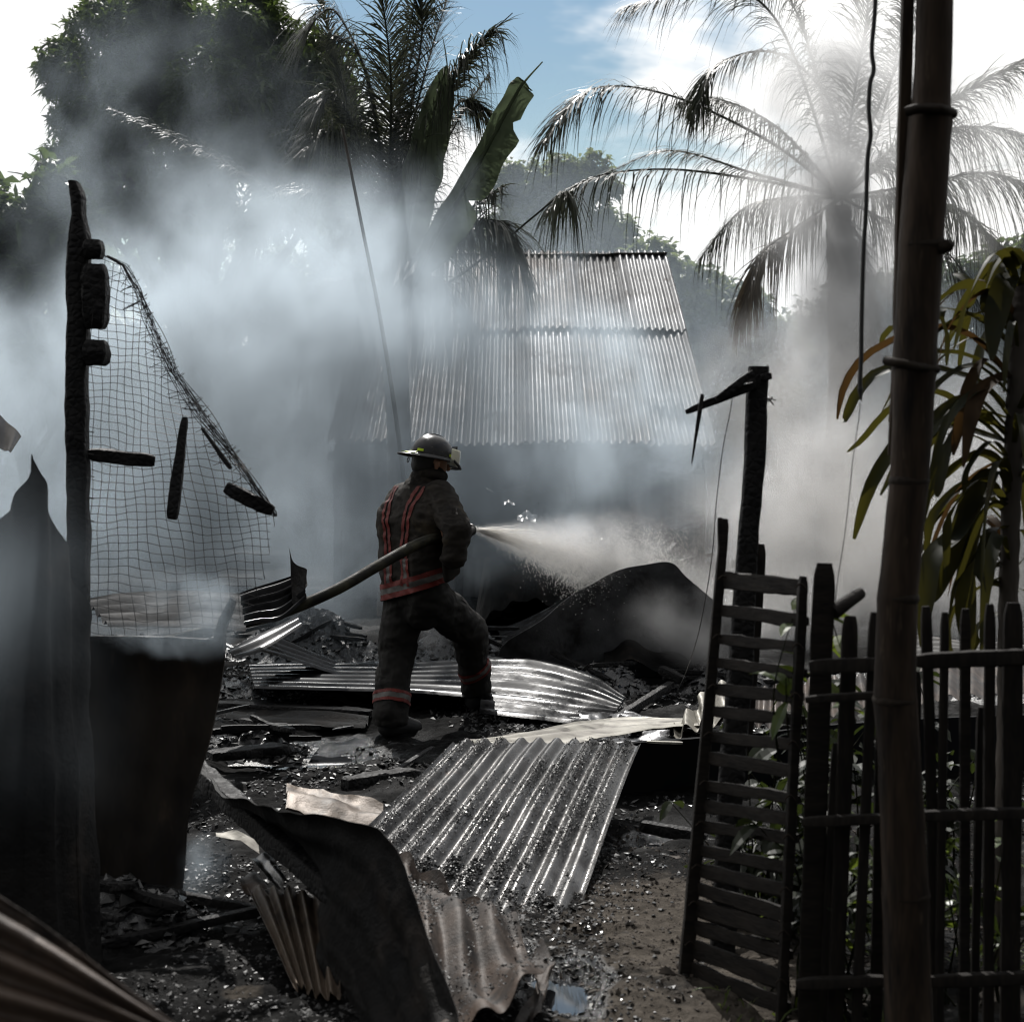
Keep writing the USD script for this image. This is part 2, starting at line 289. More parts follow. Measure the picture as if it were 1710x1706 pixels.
VISOR = N.done('visor_plastic', surface=(N.add('mix_closure', fac=(fr, 'fac'), closure1=(k1, 'closure'), closure2=(g, 'BSDF')), 'closure'))

# ------------------------------------------------------------------ ground
DIPS = [(P(500, 1243, 9.3), (.4, .36), .07), (P(560, 1300, 8.4), (.22, .1), .05), (P(945, 1655, 5.0), (.08, .2), .05), (P(895, 1625, 5.2), (.06, .08), .04), (P(985, 1560, 5.6), (.12, .05), .03), (P(1130, 1405, 7.0), (.22, .16), .035)]
def ground_z(x, y):
    p = np.stack([x, y, np.zeros_like(x)], -1)
    near = np.exp(-np.maximum(0, y - 16) / 20)
    z = ((meshkit.fbm(p * .9, 3, 3) - .5) * .09 + (meshkit.fbm(p * 5.5, 4, 5) - .5) * .055 + (meshkit.fbm(p * 22, 2, 9) - .5) * .018) * near
    z = z * np.clip(1.3 - .5 * np.exp(-((x - 1.1) ** 2 + (y - 5.8) ** 2)), .5, 1.3)
    z = z + .035 * np.exp(-((x - .75) / .55) ** 2 - ((y - 6.2) / .7) ** 2)
    for c, r, dep in DIPS: z = z - dep * 1.6 * np.exp(-((x - c[0]) / r[0]) ** 2 - ((y - c[1]) / r[1]) ** 2)
    return z
def G(x, y): return float(ground_z(np.array([float(x)]), np.array([float(y)]))[0])
def grid_axis(a, b, step, far):
    out, s = [b], step
    while out[-1] < far: s *= 1.22; out.append(out[-1] + s)
    inn, s = [a], step
    while inn[-1] > -far: s *= 1.22; inn.append(inn[-1] - s)
    return np.r_[inn[::-1], np.arange(a + step, b - step / 2, step), out]
gx, gy = grid_axis(-2.6, 3.4, .016, 900.0), grid_axis(4.0, 12.5, .018, 900.0)
gX, gY = np.meshgrid(gx, gy, indexing='ij'); gv = np.stack([gX, gY, ground_z(gX, gY)], -1)
gi = np.arange(gX.size).reshape(gX.shape); gq = np.stack([gi[:-1, :-1], gi[1:, :-1], gi[1:, 1:], gi[:-1, 1:]], -1).reshape(-1, 4)
N = Nodes(); p = N.pos()
dirt = None
for (c, r, w) in [(P(1130, 1560, 5.6), (.55, .9, 9), 1.15), (P(1260, 1660, 5.1), (.55, .6, 9), 1.0), (P(405, 1655, 5.0), (.1, .12, 9), .8), (P(325, 1320, 8.0), (.1, .2, 9), .8), (P(1600, 1680, 4.9), (.9, .3, 9), .6), (P(1150, 1700, 4.7), (.5, .5, 9), 1.1)]:
    l = N.vmath('length', N.vmath('multiply', N.vmath('subtract', p, (float(c[0]), float(c[1]), 0.0)), tuple(1 / q for q in r)), out='value')
    m = N.remap(l, 0, 1.6, w, 0, 'smoothstep'); dirt = m if dirt is None else N.math('maximum', dirt, m)
n1 = N.noise(p, 3.2, 7, .62, .4); n2 = N.noise(p, 26, 5, .65); n3 = N.noise(p, 1.3, 4, .6)
dm = N.remap(N.math('add', N.math('multiply', dirt, .55), N.math('subtract', n1, .5)), .3, .46)
burnt = N.mix(N.remap(n2, .4, .7), (.0035, .0035, .0036), (.012, .0118, .0115))
earth = N.mix(N.remap(n2, .35, .7), (.034, .029, .024), (.085, .074, .062))
earth = N.mix(N.remap(n1, .55, .7), earth, (.016, .014, .012))
col = N.mix(dm, burnt, earth)
wet = N.remap(n3, .36, .5, .3, .85)
pool = None                                           # where hose water has soaked in
for (c, r) in [(P(950, 1635, 5.05), (.22, .42, 9)), (P(500, 1243, 9.3), (.75, .7, 9)), (P(1120, 1405, 7.0), (.3, .22, 9)), (P(820, 1560, 5.4), (.25, .2, 9)), (P(420, 1180, 10.6), (.7, .5, 9)), (P(900, 1180, 10.8), (.8, .7, 9))]:
    l = N.vmath('length', N.vmath('multiply', N.vmath('subtract', p, (float(c[0]), float(c[1]), 0.0)), tuple(1 / q for q in r)), out='value')
    m = N.remap(l, .3, 1.3, 1, 0, 'smoothstep'); pool = m if pool is None else N.math('maximum', pool, m)
pool = N.remap(N.math('add', N.math('multiply', pool, .7), N.math('subtract', N.noise(p, 5, 5, .6), .5)), .35, .5)
col = N.mix(pool, col, (.006, .006, .0065))
ro = (N.add('mix_float', fac=dm, a=wet, b=.85), 'result'); ro = (N.add('mix_float', fac=pool, a=ro, b=.1), 'result')
hgt = N.math('add', N.noise(p, 60, 5, .7), N.math('multiply', N.noise(p, 190, 3, .7), .4))
bp = N.add('bump', height=hgt, strength=.8, distance=.012)
b = N.add('principled_bsdf', base_color=col, roughness=ro, normal=(bp, 'normal'), specular_ior_level=(N.add('mix_float', fac=pool, a=.035, b=.5), 'result'))
GROUND = N.done('burnt_ground', surface=(b, 'BSDF'))
obj('ground', (gv.reshape(-1, 3), gq), GROUND, kind='structure', smooth=True)
for i, (c, r, dep) in enumerate(DIPS):
    a = np.linspace(0, 2 * np.pi, 64, endpoint=False); zz = G(c[0], c[1]) + dep * .42 + .006
    ring = np.c_[c[0] + np.cos(a) * r[0] * 1.5, c[1] + np.sin(a) * r[1] * 1.5, np.full(64, zz)]
    obj('puddle', (np.vstack([ring, [[c[0], c[1], zz]]]), np.array([(k, (k + 1) % 64, 64) for k in range(64)])), WATER, kind='structure', label='still dark rain and hose water lying in a hollow of the burnt ground')

# wet charred crumbs over the burnt ground
def scatter(n, x0, x1, y0, y1, seed, keep=None):
    r = np.random.default_rng(seed); x = r.uniform(x0, x1, n); y = r.uniform(y0, y1, n)
    k = meshkit.fbm(np.stack([x * 1.3, y * 1.3, x * 0 + seed], -1), 4, seed) > .42 + .22 * r.random(n)
    if keep is not None: k &= keep(x, y)
    return x[k], y[k]
x1, y1 = scatter(60000, -2.2, 2.6, 4.6, 12.5, 21, lambda x, y: (np.abs(x) < .34 * y) & ~((x > .35) & (y < 6.4) & (np.random.default_rng(3).random(len(x)) < .9)))
sz = np.random.default_rng(4).uniform(.003, .015, len(x1)) * np.clip(y1 / 8, .6, 1.3)
obj('charred_debris', chips(np.stack([x1, y1, ground_z(x1, y1) + sz * .2], -1), sz, 5), ASHCHIP, kind='stuff', label='wet black charred crumbs strewn over the burnt ground', smooth=False)

ROOFS = [ROOF, surf('roof_sheet_rusted', (.075, .058, .047), (.04, .034, .03), 1.7, (.55, .75), .15, .15, 50, [((.10, .105, .11), 2.3, .5, .66, .55, .3)]), surf('roof_sheet_grey', (.11, .115, .122), (.075, .078, .082), 1.4, (.45, .65), .25, .15, 50, [((.045, .038, .033), 1.9, .55, .7, .75, .0)])]
GRAVEL = surf('dirt_gravel', (.06, .05, .042), (.02, .018, .016), 25, (.7, .9), spec=.1)
x1, y1 = scatter(20000, .0, 2.2, 4.2, 7.2, 23, lambda x, y: (np.abs(x) < .34 * y)); sz = np.random.default_rng(9).uniform(.0012, .0048, len(x1)) * (1 + 3 * np.random.default_rng(10).random(len(x1)) ** 9)
obj('gravel', chips(np.stack([x1, y1, ground_z(x1, y1) + sz * .15], -1), sz, 15), GRAVEL, kind='stuff', label='small grit and clods lying on the bare ground in front', smooth=False)
x1, y1 = scatter(9000, -1.7, .5, 4.2, 6.6, 27, lambda x, y: (np.abs(x) < .34 * y)); sz = np.random.default_rng(11).uniform(.002, .010, len(x1))
obj('charred_debris', chips(np.stack([x1, y1, ground_z(x1, y1) + sz * .2], -1), sz, 16), ASHCHIP, kind='stuff', label='fine wet char covering the ground at the bottom left', smooth=False)

# ------------------------------------------------------------------ corrugated shed with its roof in two courses
RX0, RX1, RN = -2.0, 2.16, 6
def roof_pt(x, t): return A(x, 24 - 6 * t, 4.5 - 2.75 * t)
shed = thing('corrugated_shed', 'long low shed with a two-course corrugated metal roof behind the smoke', 'shed', (0, 21, 0))
for row, (t0, t1, lift) in enumerate([(0, .485, .05), (.455, 1.0, 0)]):
    for k in range(RN):
        a = RX0 + (RX1 - RX0) * k / RN; b = RX0 + (RX1 - RX0) * (k + 1.07) / RN; up = A(0, .0, lift + .012 * (k % 2)); jit = rng.uniform(-.03, .03) + (.05 if row and k == 5 else 0)
        m = ruled([roof_pt(a, t0) + up, roof_pt(b, t0) + up], [roof_pt(a, t1 + jit / 3) + up, roof_pt(b, t1 + jit / 3) + up], 8, .02, 'u', 8, 16, .002, .035, 1.4, rag=.03, seed=k + 10 * row)
        part('roof_sheet', m, ROOFS[(k * 2 + row * 1 + k // 3) % 3], shed, smooth=50)
part('ridge_cap', ruled([A(RX0 - .05, 24.2, 4.56), A(.3, 24.2, 4.55), A(RX1 + .05, 24.2, 4.56)], [A(RX0 - .05, 23.8, 4.52), A(.3, 23.8, 4.5), A(RX1 + .05, 23.8, 4.52)], 1, .0, 'u', 60, 10, .003, .03, 3, bulge=lambda U, V: .07 * np.sin(np.pi * V)), PALE, shed)
part('eave_beam', beam(A(RX0, 18.25, 1.62), A(RX1, 18.25, 1.62), .08, .14, 3), CHAR, shed)
for k, x in enumerate(np.linspace(RX0 + .1, RX1 - .1, 4)): part('post', beam(A(x, 18.3, -.05), A(x, 18.3, 1.56), .1, .1, k), CHAR, shed)
part('rear_slope', ruled([roof_pt(RX0, 0) + A(0, .1, 0), roof_pt(RX1, 0) + A(0, .1, 0)], [A(RX0, 28, 2.6), A(RX1, 28, 2.6)], 44, .02, 'u', 6, 6, .002), ROOF, shed)
part('wall', ruled([A(RX0, 18.8, 1.75), A(RX1, 18.8, 1.75)], [A(RX0, 18.8, -.05), A(RX1, 18.8, -.05)], 40, .012, 'u', 6, 6, .003, .02, 2, seed=5), ROOF, shed)
for x, s in ((RX0 + .03, 1), (RX1 - .03, 2)):
    v = np.array([(x, 18.85, -.05), (x, 28, -.05), (x, 28, 2.5), (x, 24, 4.38), (x, 18.85, 2.02)]); f = [(0, 1, 2), (0, 2, 3), (0, 3, 4)]
    part('gable_wall', (np.vstack([v, v + A(.04, 0, 0)]), f + [(a + 5, c + 5, b + 5) for a, b, c in f] + [q for k in range(5) for q in ((k, k + 5, (k + 1) % 5), ((k + 1) % 5, k + 5, (k + 1) % 5 + 5))]), ROOF, shed)

# ------------------------------------------------------------------ trees
def blob_tree(label, cx, Y, blobs, n, ll, lw, mat, trunk_r, seed, cat='tree', name='broadleaf_tree', base_px=None, per=9, droop=.35, group=None, gap=.36):
    """A tree whose crown is made of leafy shoots spread through clumps; blobs = (px, py, depth offset, rx, rz in photo pixels)."""
    r = np.random.default_rng(seed); s = Y / F; root_x = (cx - CX) * s
    t = thing(name, label, cat, (root_x, Y, 0), group)
    cs = [P(b[0], b[1], Y) + A(0, b[2], 0) for b in blobs]; rad = [A(b[3] * s, (b[3] + b[4]) / 2 * s, b[4] * s) for b in blobs]
    top = max(c[2] for c in cs); fork = A(root_x, Y, max(.5, min(c[2] for c in cs) * .55))
    limbs = [tube(spline([A(root_x, Y, -.1), A(root_x + .1, Y, fork[2] * .5), fork], 10), np.linspace(trunk_r * 1.3, trunk_r * .8, 10), 10)]
    for c in cs:
        mid = (fork + c) / 2 + r.normal(size=3) * .15 + A(0, 0, .1)
        limbs.append(tube(spline([fork - A(0, 0, .15), mid, c], 8), np.linspace(trunk_r * .6, trunk_r * .12, 8), 6))
        for k in range(3):
            e = c + unit(r.normal(size=3)) * rad[cs.index(c) if False else [i for i, z in enumerate(cs) if z is c][0]] * .8
            limbs.append(tube(spline([mid * .3 + c * .7, (c + e) / 2 + r.normal(size=3) * .08, e], 6), np.linspace(trunk_r * .22, trunk_r * .05, 6), 5))
    part('trunk', join(*limbs), BARK, t)
    w = np.array([a[0] * a[2] for a in rad]); pick = r.choice(len(cs), n, p=w / w.sum())
    u = unit(r.normal(size=(n, 3))); q = r.random(n) ** .42
    C = np.array(cs)[pick] + u * np.array(rad)[pick] * q[:, None]
    k = meshkit.fbm(C * (2.1 / (ll * 6)) , 3, seed) > gap
    C, u = C[k], u[k]; m = len(C)
    out = unit(u + r.normal(size=(m, 3)) * .5 + A(0, 0, .25))
    pos = np.repeat(C, per, 0) + r.normal(size=(m * per, 3)) * ll * .18
    d = unit(np.repeat(out, per, 0) * .55 + r.normal(size=(m * per, 3)) * .75 - A(0, 0, .15))
    part('crown', leaves(pos, d, ll * r.uniform(.7, 1.25, m * per), lw * r.uniform(.8, 1.2, m * per), droop, seed, 2), mat, t, smooth=False, kind='stuff')
    return t
blob_tree('big dark mango-like tree with long drooping leaves rising above the charred post', 330, 23.5,
    [(400, 60, 0, 95, 75), (300, 70, .5, 110, 80), (190, 85, 0, 95, 75), (110, 105, .3, 62, 50), (510, 130, 0, 90, 85), (380, 170, -.4, 130, 90), (250, 190, 0, 110, 80), (150, 190, .2, 70, 50),
     (480, 225, 0, 105, 80), (540, 200, .3, 60, 80), (350, 270, 0, 130, 70), (200, 265, .4, 100, 60), (120, 270, 0, 50, 45), (265, 350, 0, 110, 70), (420, 330, .3, 120, 60), (130, 340, .4, 70, 60), (330, -5, .3, 120, 40), (410, 0, .2, 55, 30), (560, 290, .4, 50, 60), (220, 20, .2, 90, 40)],
    11500, .19, .05, LEAFM, .2, 31, per=9, gap=.435)
blob_tree('hazy bush with large leaves at the left edge beside the charred post', 40, 20.5,
    [(55, 300, 0, 55, 45), (20, 370, 0, 60, 70), (95, 390, .2, 50, 60), (10, 470, 0, 70, 70), (80, 500, 0, 65, 70), (60, 610, 0, 80, 80), (130, 560, .3, 60, 80)], 1500, .3, .12, LEAFM, .1, 32, per=5, cat='bush', name='leafy_bush')
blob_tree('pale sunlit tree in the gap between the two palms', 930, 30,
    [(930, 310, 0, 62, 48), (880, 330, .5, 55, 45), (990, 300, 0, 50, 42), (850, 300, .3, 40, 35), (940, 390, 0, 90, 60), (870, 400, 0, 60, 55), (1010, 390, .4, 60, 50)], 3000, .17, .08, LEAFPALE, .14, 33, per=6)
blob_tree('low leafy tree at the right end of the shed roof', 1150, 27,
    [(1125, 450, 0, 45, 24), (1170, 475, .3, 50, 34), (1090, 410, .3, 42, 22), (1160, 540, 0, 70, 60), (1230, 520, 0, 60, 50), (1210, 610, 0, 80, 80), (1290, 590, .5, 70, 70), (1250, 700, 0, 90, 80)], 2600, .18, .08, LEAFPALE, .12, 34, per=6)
for k, (cx, Y, lab, bl) in enumerate([
    (640, 31, 'dim hazy tree behind the left palm', [(600, 400, 0, 90, 80), (690, 420, 0, 80, 70), (760, 400, 0, 70, 60), (640, 520, 0, 110, 90), (540, 500, 0, 80, 90), (740, 520, 0, 90, 90)]),
    (1450, 30, 'dim hazy tree behind the coconut palm trunk', [(1360, 560, 0, 90, 70), (1450, 530, 0, 90, 70), (1540, 500, 0, 90, 70), (1400, 660, 0, 110, 90), (1520, 640, 0, 110, 90)]),
    (1660, 29, 'dim hazy tree at the right edge behind the strap-leaved plant', [(1620, 480, 0, 70, 50), (1700, 460, 0, 80, 60), (1650, 580, 0, 100, 80), (1740, 590, 0, 90, 90), (1640, 700, 0, 110, 80)]),
    (330, 29, 'dim hazy tree low behind the wire netting', [(180, 480, 0, 100, 90), (300, 500, 0, 100, 90), (420, 480, 0, 100, 90), (230, 620, 0, 120, 90), (380, 620, 0, 120, 90), (100, 650, 0, 110, 90), (500, 600, 0, 100, 90)])]):
    blob_tree(lab, cx, Y, bl, 1900, .24, .1, LEAFM, .13, 40 + k, per=6)
r_ = np.random.default_rng(404); n = 15000; tx = r_.uniform(-16, 16, n); tz = r_.random(n) ** .9; th_ = 2.6 + 2.2 * meshkit.fbm(np.c_[tx * .35, tx * 0, tx * 0], 4, 8); ty = 33 + r_.uniform(-1.6, 1.6, n)
C = np.stack([tx, ty, tz * th_], -1); kk = meshkit.fbm(C * 1.1, 3, 5) > .4; C = C[kk]; m_ = len(C)
obj('treeline', leaves(np.repeat(C, 5, 0) + r_.normal(size=(m_ * 5, 3)) * .12, r_.normal(size=(m_ * 5, 3)), .34 * r_.uniform(.7, 1.2, m_ * 5), .15, .3, 9, 2), LEAFM, kind='stuff', label='far line of undergrowth closing the yard behind the smoke', smooth=False)

# ------------------------------------------------------------------ palms
def frond(rachis, L, n, seed, droop=.5, lw=.022, bare=.12, both=(1, 1), ang=(62, 22), jitter=.2, segs=4, r0=.022, tipbare=1.0):
    """(rachis tube, leaflets) of one palm frond along the 3-D curve rachis."""
    r = np.random.default_rng(seed); c = spline(rachis, 48)
    rt = tube(c, np.linspace(r0, r0 * .22, 48), 6)
    tt = np.linspace(bare, min(.995, tipbare), n); idx = tt * 47; i = np.minimum(idx.astype(int), 46); f = (idx - i)[:, None]
    p = c[i] * (1 - f) + c[i + 1] * f; T = unit(c[i + 1] - c[i]); S = unit(np.cross(T, A(0, 0, 1))); Nn = np.cross(S, T)
    vs, fs, k0 = [], [], 0
    for sgn, on in ((-1, both[0]), (1, both[1])):
        if not on: continue
        a = np.radians(np.interp(tt, [0, 1], ang)) + r.normal(size=n) * .1
        a = a + .25 * np.sin(tt * 23 + seed) * r.random(n)
        d = T * np.cos(a)[:, None] + sgn * S * np.sin(a)[:, None] + Nn * (.18 + r.normal(size=n) * .1)[:, None]
        d = unit(d); ll = L * np.sin(np.pi * np.clip(tt * .78 + .17, 0, 1)) ** .7 * (1 + r.normal(size=n) * jitter) * (.35 + .65 * (on if on < 1 else 1)); dr = droop * np.clip(1 + r.normal(size=n) * .3, .2, 2)
        w = np.cross(d, Nn); w = unit(w) * .8 + Nn * .25
        rows = []
        for k in range(segs + 1):
            s = k / segs; bend = A(0, 0, -1) * (dr * ll * s ** 1.8)[:, None]; pt = p + d * (ll * s * (1 - .3 * np.minimum(dr, 1.5) * s))[:, None] + bend
            ww = lw * (1 - s ** 2.2) * (.55 + .45 * min(1, s * 4)); rows += [pt - w * ww / 2, pt + w * ww / 2]
        v = np.stack(rows, 1); m = 2 * (segs + 1)
        q = [(2 * k, 2 * k + 1, 2 * k + 3) for k in range(segs)] + [(2 * k, 2 * k + 3, 2 * k + 2) for k in range(segs)]
        fs.append((np.array(q)[None] + (np.arange(n) * m)[:, None, None]).reshape(-1, 3) + k0); vs.append(v.reshape(-1, 3)); k0 += n * m
    return rt, (np.vstack(vs), np.vstack(fs))
def palm(label, base, top, trunk_r, fronds, L, seed, name='coconut_palm'):
    t = thing(name, label, 'palm tree', (base[0], base[1], 0))
    tr = spline([base, (base + top) / 2 + A(.12, 0, 0), top], 60); rr = np.linspace(trunk_r * 1.25, trunk_r, 60) * (1 + .05 * np.sin(np.arange(60) * 2.1))
    part('trunk', tube(tr, rr, 12), BARK, t)
    for k, fd in enumerate(fronds):
        pts, kw = fd[0], dict(fd[1]) if len(fd) > 1 else {}
        dry = kw.pop('dry', False); Ls = kw.pop('L', L); nn = kw.pop('n', 150)
        rt, lf = frond(np.array(pts), Ls, nn, seed * 50 + k, **kw)
        fp = part('frond', lf, DRYFROND if dry else FROND, t, smooth=False); bases[str(fp.GetPath())] = A(0, 0, 0)
        part('midrib', rt, DRYFROND if dry else FROND, fp)
def px(Y0, Y1, *pts):
    n = len(pts); return [P(x, y, Y0 + (Y1 - Y0) * (i / (n - 1)) ** 1.2) for i, (x, y) in enumerate(pts)]
C1 = (1405, 330)
palm('tall coconut palm wrapped in smoke at the upper right', A(3.95, 21, -.1), P(1400, 345, 21), .16, [
    (px(21, 20, C1, (1300, 40), (1180, -25), (1045, 12)), dict(droop=.6)),
    (px(21, 19.5, C1, (1290, 240), (1120, 160), (985, 150), (908, 235)), dict(droop=.75)),
    (px(21, 22.5, C1, (1300, 215), (1200, 166), (1132, 172)), dict(droop=.7, L=.7)),
    (px(21, 19.2, C1, (1290, 305), (1120, 283), (985, 298), (915, 352)), dict(droop=1.1, L=.85, n=90)),
    (px(21, 21.5, C1, (1260, 290), (1120, 252), (1010, 290)), dict(droop=.5, L=.55)),
    (px(21, 20, C1, (1500, 240), (1600, 160), (1720, 95)), dict(droop=.7)),
    (px(21, 19.5, C1, (1540, 230), (1670, 215), (1790, 270)), dict(droop=.9)),
    (px(21, 20.5, C1, (1530, 310), (1660, 290), (1790, 350)), dict(droop=1.0)),
    (px(21, 20.5, C1, (1425, 170), (1450, 0), (1440, -130)), dict(droop=.5)),
    (px(21, 22.5, C1, (1480, 150), (1560, -10), (1640, -100)), dict(droop=.6)),
    (px(21, 21.5, C1, (1370, 150), (1320, 0), (1240, -110)), dict(droop=.6)),
    (px(21, 20, C1, (1390, 180), (1300, 90), (1195, 110), (1160, 190)), dict(droop=.8, L=.7)),
    (px(21, 20.3, C1, (1330, 380), (1270, 430), (1235, 540)), dict(droop=1.2, L=.6, dry=True)),
    (px(21, 20, C1, (1420, 420), (1440, 520), (1430, 620)), dict(droop=1.0, L=.6, dry=True)),
    (px(21, 20.2, C1, (1500, 380), (1590, 430), (1650, 540)), dict(droop=1.2, L=.7)),
    (px(21, 22.3, C1, (1490, 330), (1600, 350), (1700, 440)), dict(droop=1.1, L=.7)),
    (px(21, 22.3, C1, (1320, 330), (1240, 350), (1170, 430)), dict(droop=1.1, L=.7)),
    (px(21, 23, C1, (1460, 240), (1500, 80), (1520, -40)), dict(droop=.5)),
], 1.05, 61)
C2 = (645, 500)
palm('young palm with upright fronds in the middle of the smoke left of the shed', A(-1.25, 16.8, -.1), P(645, 500, 16.8),   .1, [
    (px(16.8, 16.6, C2, (640, 330), (620, 150), (560, 20), (515, 45)), dict(L=1.05, droop=.6)),
    (px(16.8, 16.2, C2, (650, 300), (652, 120), (630, -60)), dict(L=1.01, droop=.5)),
    (px(16.8, 17, C2, (660, 320), (672, 130), (700, -40)), dict(L=1.01, droop=.5)),
    (px(16.8, 16.4, C2, (690, 310), (740, 170), (790, 85), (856, 22)), dict(L=0.93, droop=.9, bare=.3, tipbare=.86)),
    (px(16.8, 17.3, C2, (670, 300), (708, 130), (749, -10)), dict(L=1.01, droop=.4)),
    (px(16.8, 17.6, C2, (700, 330), (760, 210), (815, 125)), dict(L=0.81, droop=.7)),
    (px(16.8, 16, C2, (612, 400), (580, 270), (548, 222), (510, 250)), dict(L=0.92, droop=.9)),
    (px(16.8, 16.4, C2, (615, 430), (545, 330), (470, 330), (420, 420)), dict(L=0.81, droop=.9)),
    (px(16.8, 15.7, C2, (560, 430), (420, 305), (300, 235), (190, 185)), dict(L=0.61, droop=.4, bare=.4, r0=.014)),
    (px(16.8, 15.6, C2, (700, 450), (780, 383), (838, 372), (866, 440)), dict(L=0.85, droop=1.1, bare=.3)),
    (px(16.8, 15.9, C2, (720, 400), (790, 345), (840, 310)), dict(L=0.61, droop=.9, bare=.6, n=30)),
    (px(16.8, 15.2, (630, 535), (765, 462), (925, 334), (945, 320)), dict(L=0.92, droop=1.2, bare=.86, n=26, r0=.018)),
    (px(16.8, 17.4, C2, (600, 320), (575, 150), (530, -20)), dict(L=0.92, droop=.5)),
    (px(16.8, 16.0, C2, (690, 470), (730, 470), (790, 540)), dict(L=0.73, droop=1.2, dry=True)),
    (px(16.8, 16.0, C2, (600, 470), (560, 470), (520, 560)), dict(L=0.73, droop=1.2, dry=True)),
    (px(16.8, 17.0, C2, (665, 300), (690, 160), (705, 40), (690, -50)), dict(L=.95, droop=.6)),
    (px(16.8, 16.6, C2, (645, 330), (625, 190), (598, 90), (560, 60)), dict(L=.9, droop=.7)),
    (px(16.8, 16.3, C2, (630, 360), (596, 230), (560, 160), (520, 190)), dict(L=.8, droop=.8)),
    (px(16.8, 17.4, C2, (680, 350), (730, 230), (770, 170), (806, 180)), dict(L=.8, droop=.8)),
    (px(16.8, 17.2, C2, (655, 250), (690, 80), (715, -70)), dict(L=0.92, droop=.4, n=90)),
], .9, 62, 'young_palm')

# banana leaves standing beside the young palm
def banana_leaf(rib, wl, wr, seed, tears=()):
    """Blade of two half-widths (functions of t) either side of the rib, with cuts where the blade is torn."""
    c = spline(rib, 60); T = unit(np.gradient(c, axis=0)); S = unit(np.cross(T, A(.2, -1, .1))); parts = []
    for sg, wf in ((-1, wl), (1, wr)):
        S2 = np.zeros((60, 7, 3))
        for i in range(60):
            t = i / 59; w = wf(t); 
            w *= 1 + .12 * math.sin(t * 31 + seed) * math.sin(t * 13)
            for a in tears:
                if sg > 0: w *= .12 + .88 * min(1, abs(t - a) / (.03 if t < a else .012)) ** .7
            for j in range(7):
                u = j / 6; S2[i, j] = c[i] + sg * S[i] * w * u + A(0, -1, 0) * w * .22 * u * (1 - u) * 2 + T[i] * w * u * .2 + A(0, .02 * math.sin(t * 60 + u * 3) * u, -.16 * w * u * u)
        parts.append(solid(S2, .0025))
    return parts
ban = thing('banana_plant', 'banana plant with two tall torn leaves leaning right beside the young palm', 'banana plant', (-.9, 16, 0))
part('stem', tube(spline([A(-1.0, 16, -.05), A(-1.02, 16, .9), P(668, 520, 16)], 20), np.linspace(.12, .06, 20), 10), BARK, ban)
for k, (rib, wl, wr, tear) in enumerate([
    ([P(665, 530, 16), P(720, 410, 15.8), P(790, 290, 15.6), P(862, 158, 15.5), P(878, 135, 15.5)], lambda t: .105 * np.clip((t - .1) * 6, 0, 1) * np.clip((.97 - t) * 9, 0, 1) ** .6, lambda t: (.21 if t < .66 else .13) * np.clip((t - .08) * 6, 0, 1) * np.clip((.97 - t) * 8, 0, 1) ** .6, (.655, .43, .84)),
    ([P(660, 530, 16), P(680, 400, 16.2), P(705, 270, 16.3), P(745, 110, 16.4)], lambda t: .16 * np.clip((t - .2) * 5, 0, 1) * np.clip((1 - t) * 6, 0, 1) ** .6, lambda t: .2 * np.clip((t - .2) * 5, 0, 1) * np.clip((1 - t) * 6, 0, 1) ** .6, ())]):
    lf = part('leaf', join(*banana_leaf(rib, wl, wr, k, tear)), BANANA, ban); bases[str(lf.GetPath())] = A(0, 0, 0)
    ext = rib + ([P(906, 104, 15.5)] if k == 0 else [])
    part('midrib', tube(spline(ext, 40) - A(0, .012, 0), np.linspace(.028, .006, 40), 6), BANANA, lf)

obj('leaning_stem', tube(spline([P(702, 1075, 13.7), P(672, 780, 13.5), P(640, 560, 13.4), P(605, 380, 13.4), P(572, 215, 13.5)], 50), np.linspace(.022, .011, 50), 7), BARK, label='thin bare stem leaning left through the smoke between the netting and the firefighter', cat='stem')

# ------------------------------------------------------------------ burnt corner at the left
post = thing('charred_post', 'tall charred corner post with burnt cross-rail stubs holding up wire netting', 'post', (P(130, 1500, 6)[0], 6, 0))
def pole_px(pts, depth, seed, rough=.2, n=60, mat=None):
    """Upright charred timber: pts = (left px, right px, py, Y) from top to bottom."""
    q = np.array(pts, float); yy = np.linspace(0, len(q) - 1, n); k = np.arange(len(q)); rows = []
    for y in yy:
        l, r, py, Y = (np.interp(y, k, q[:, i]) for i in range(4))
        a, b = P(l, py, Y), P(r, py, Y); w = b - a; c = (a + b) / 2; h = np.linalg.norm(w) / 2; ang = np.arange(12) / 12 * 2 * np.pi
        sx = np.sign(np.cos(ang)) * np.abs(np.cos(ang)) ** .5; sy = np.sign(np.sin(ang)) * np.abs(np.sin(ang)) ** .5
        jit = 1 + rough * 2 * (meshkit.fbm(np.c_[np.cos(ang) * 1.2, np.sin(ang) * 1.2, np.full(12, c[2] * 9)] + seed, 4, seed) - .5)
        rows.append(c + np.c_[sx * h * jit, sy * depth / 2 * jit, np.zeros(12)])
    v = np.vstack(rows); i = np.arange(n - 1)[:, None] * 12; j = np.arange(12)[None]; m = (j + 1) % 12
    f = np.stack([i + j, i + m, i + 12 + m, i + 12 + j], -1).reshape(-1, 4); f = np.vstack([f[:, [0, 2, 1]], f[:, [0, 3, 2]], [(0, x, x + 1) for x in range(1, 11)], [((n - 1) * 12, (n - 1) * 12 + x + 1, (n - 1) * 12 + x) for x in range(1, 11)]])
    return v, f
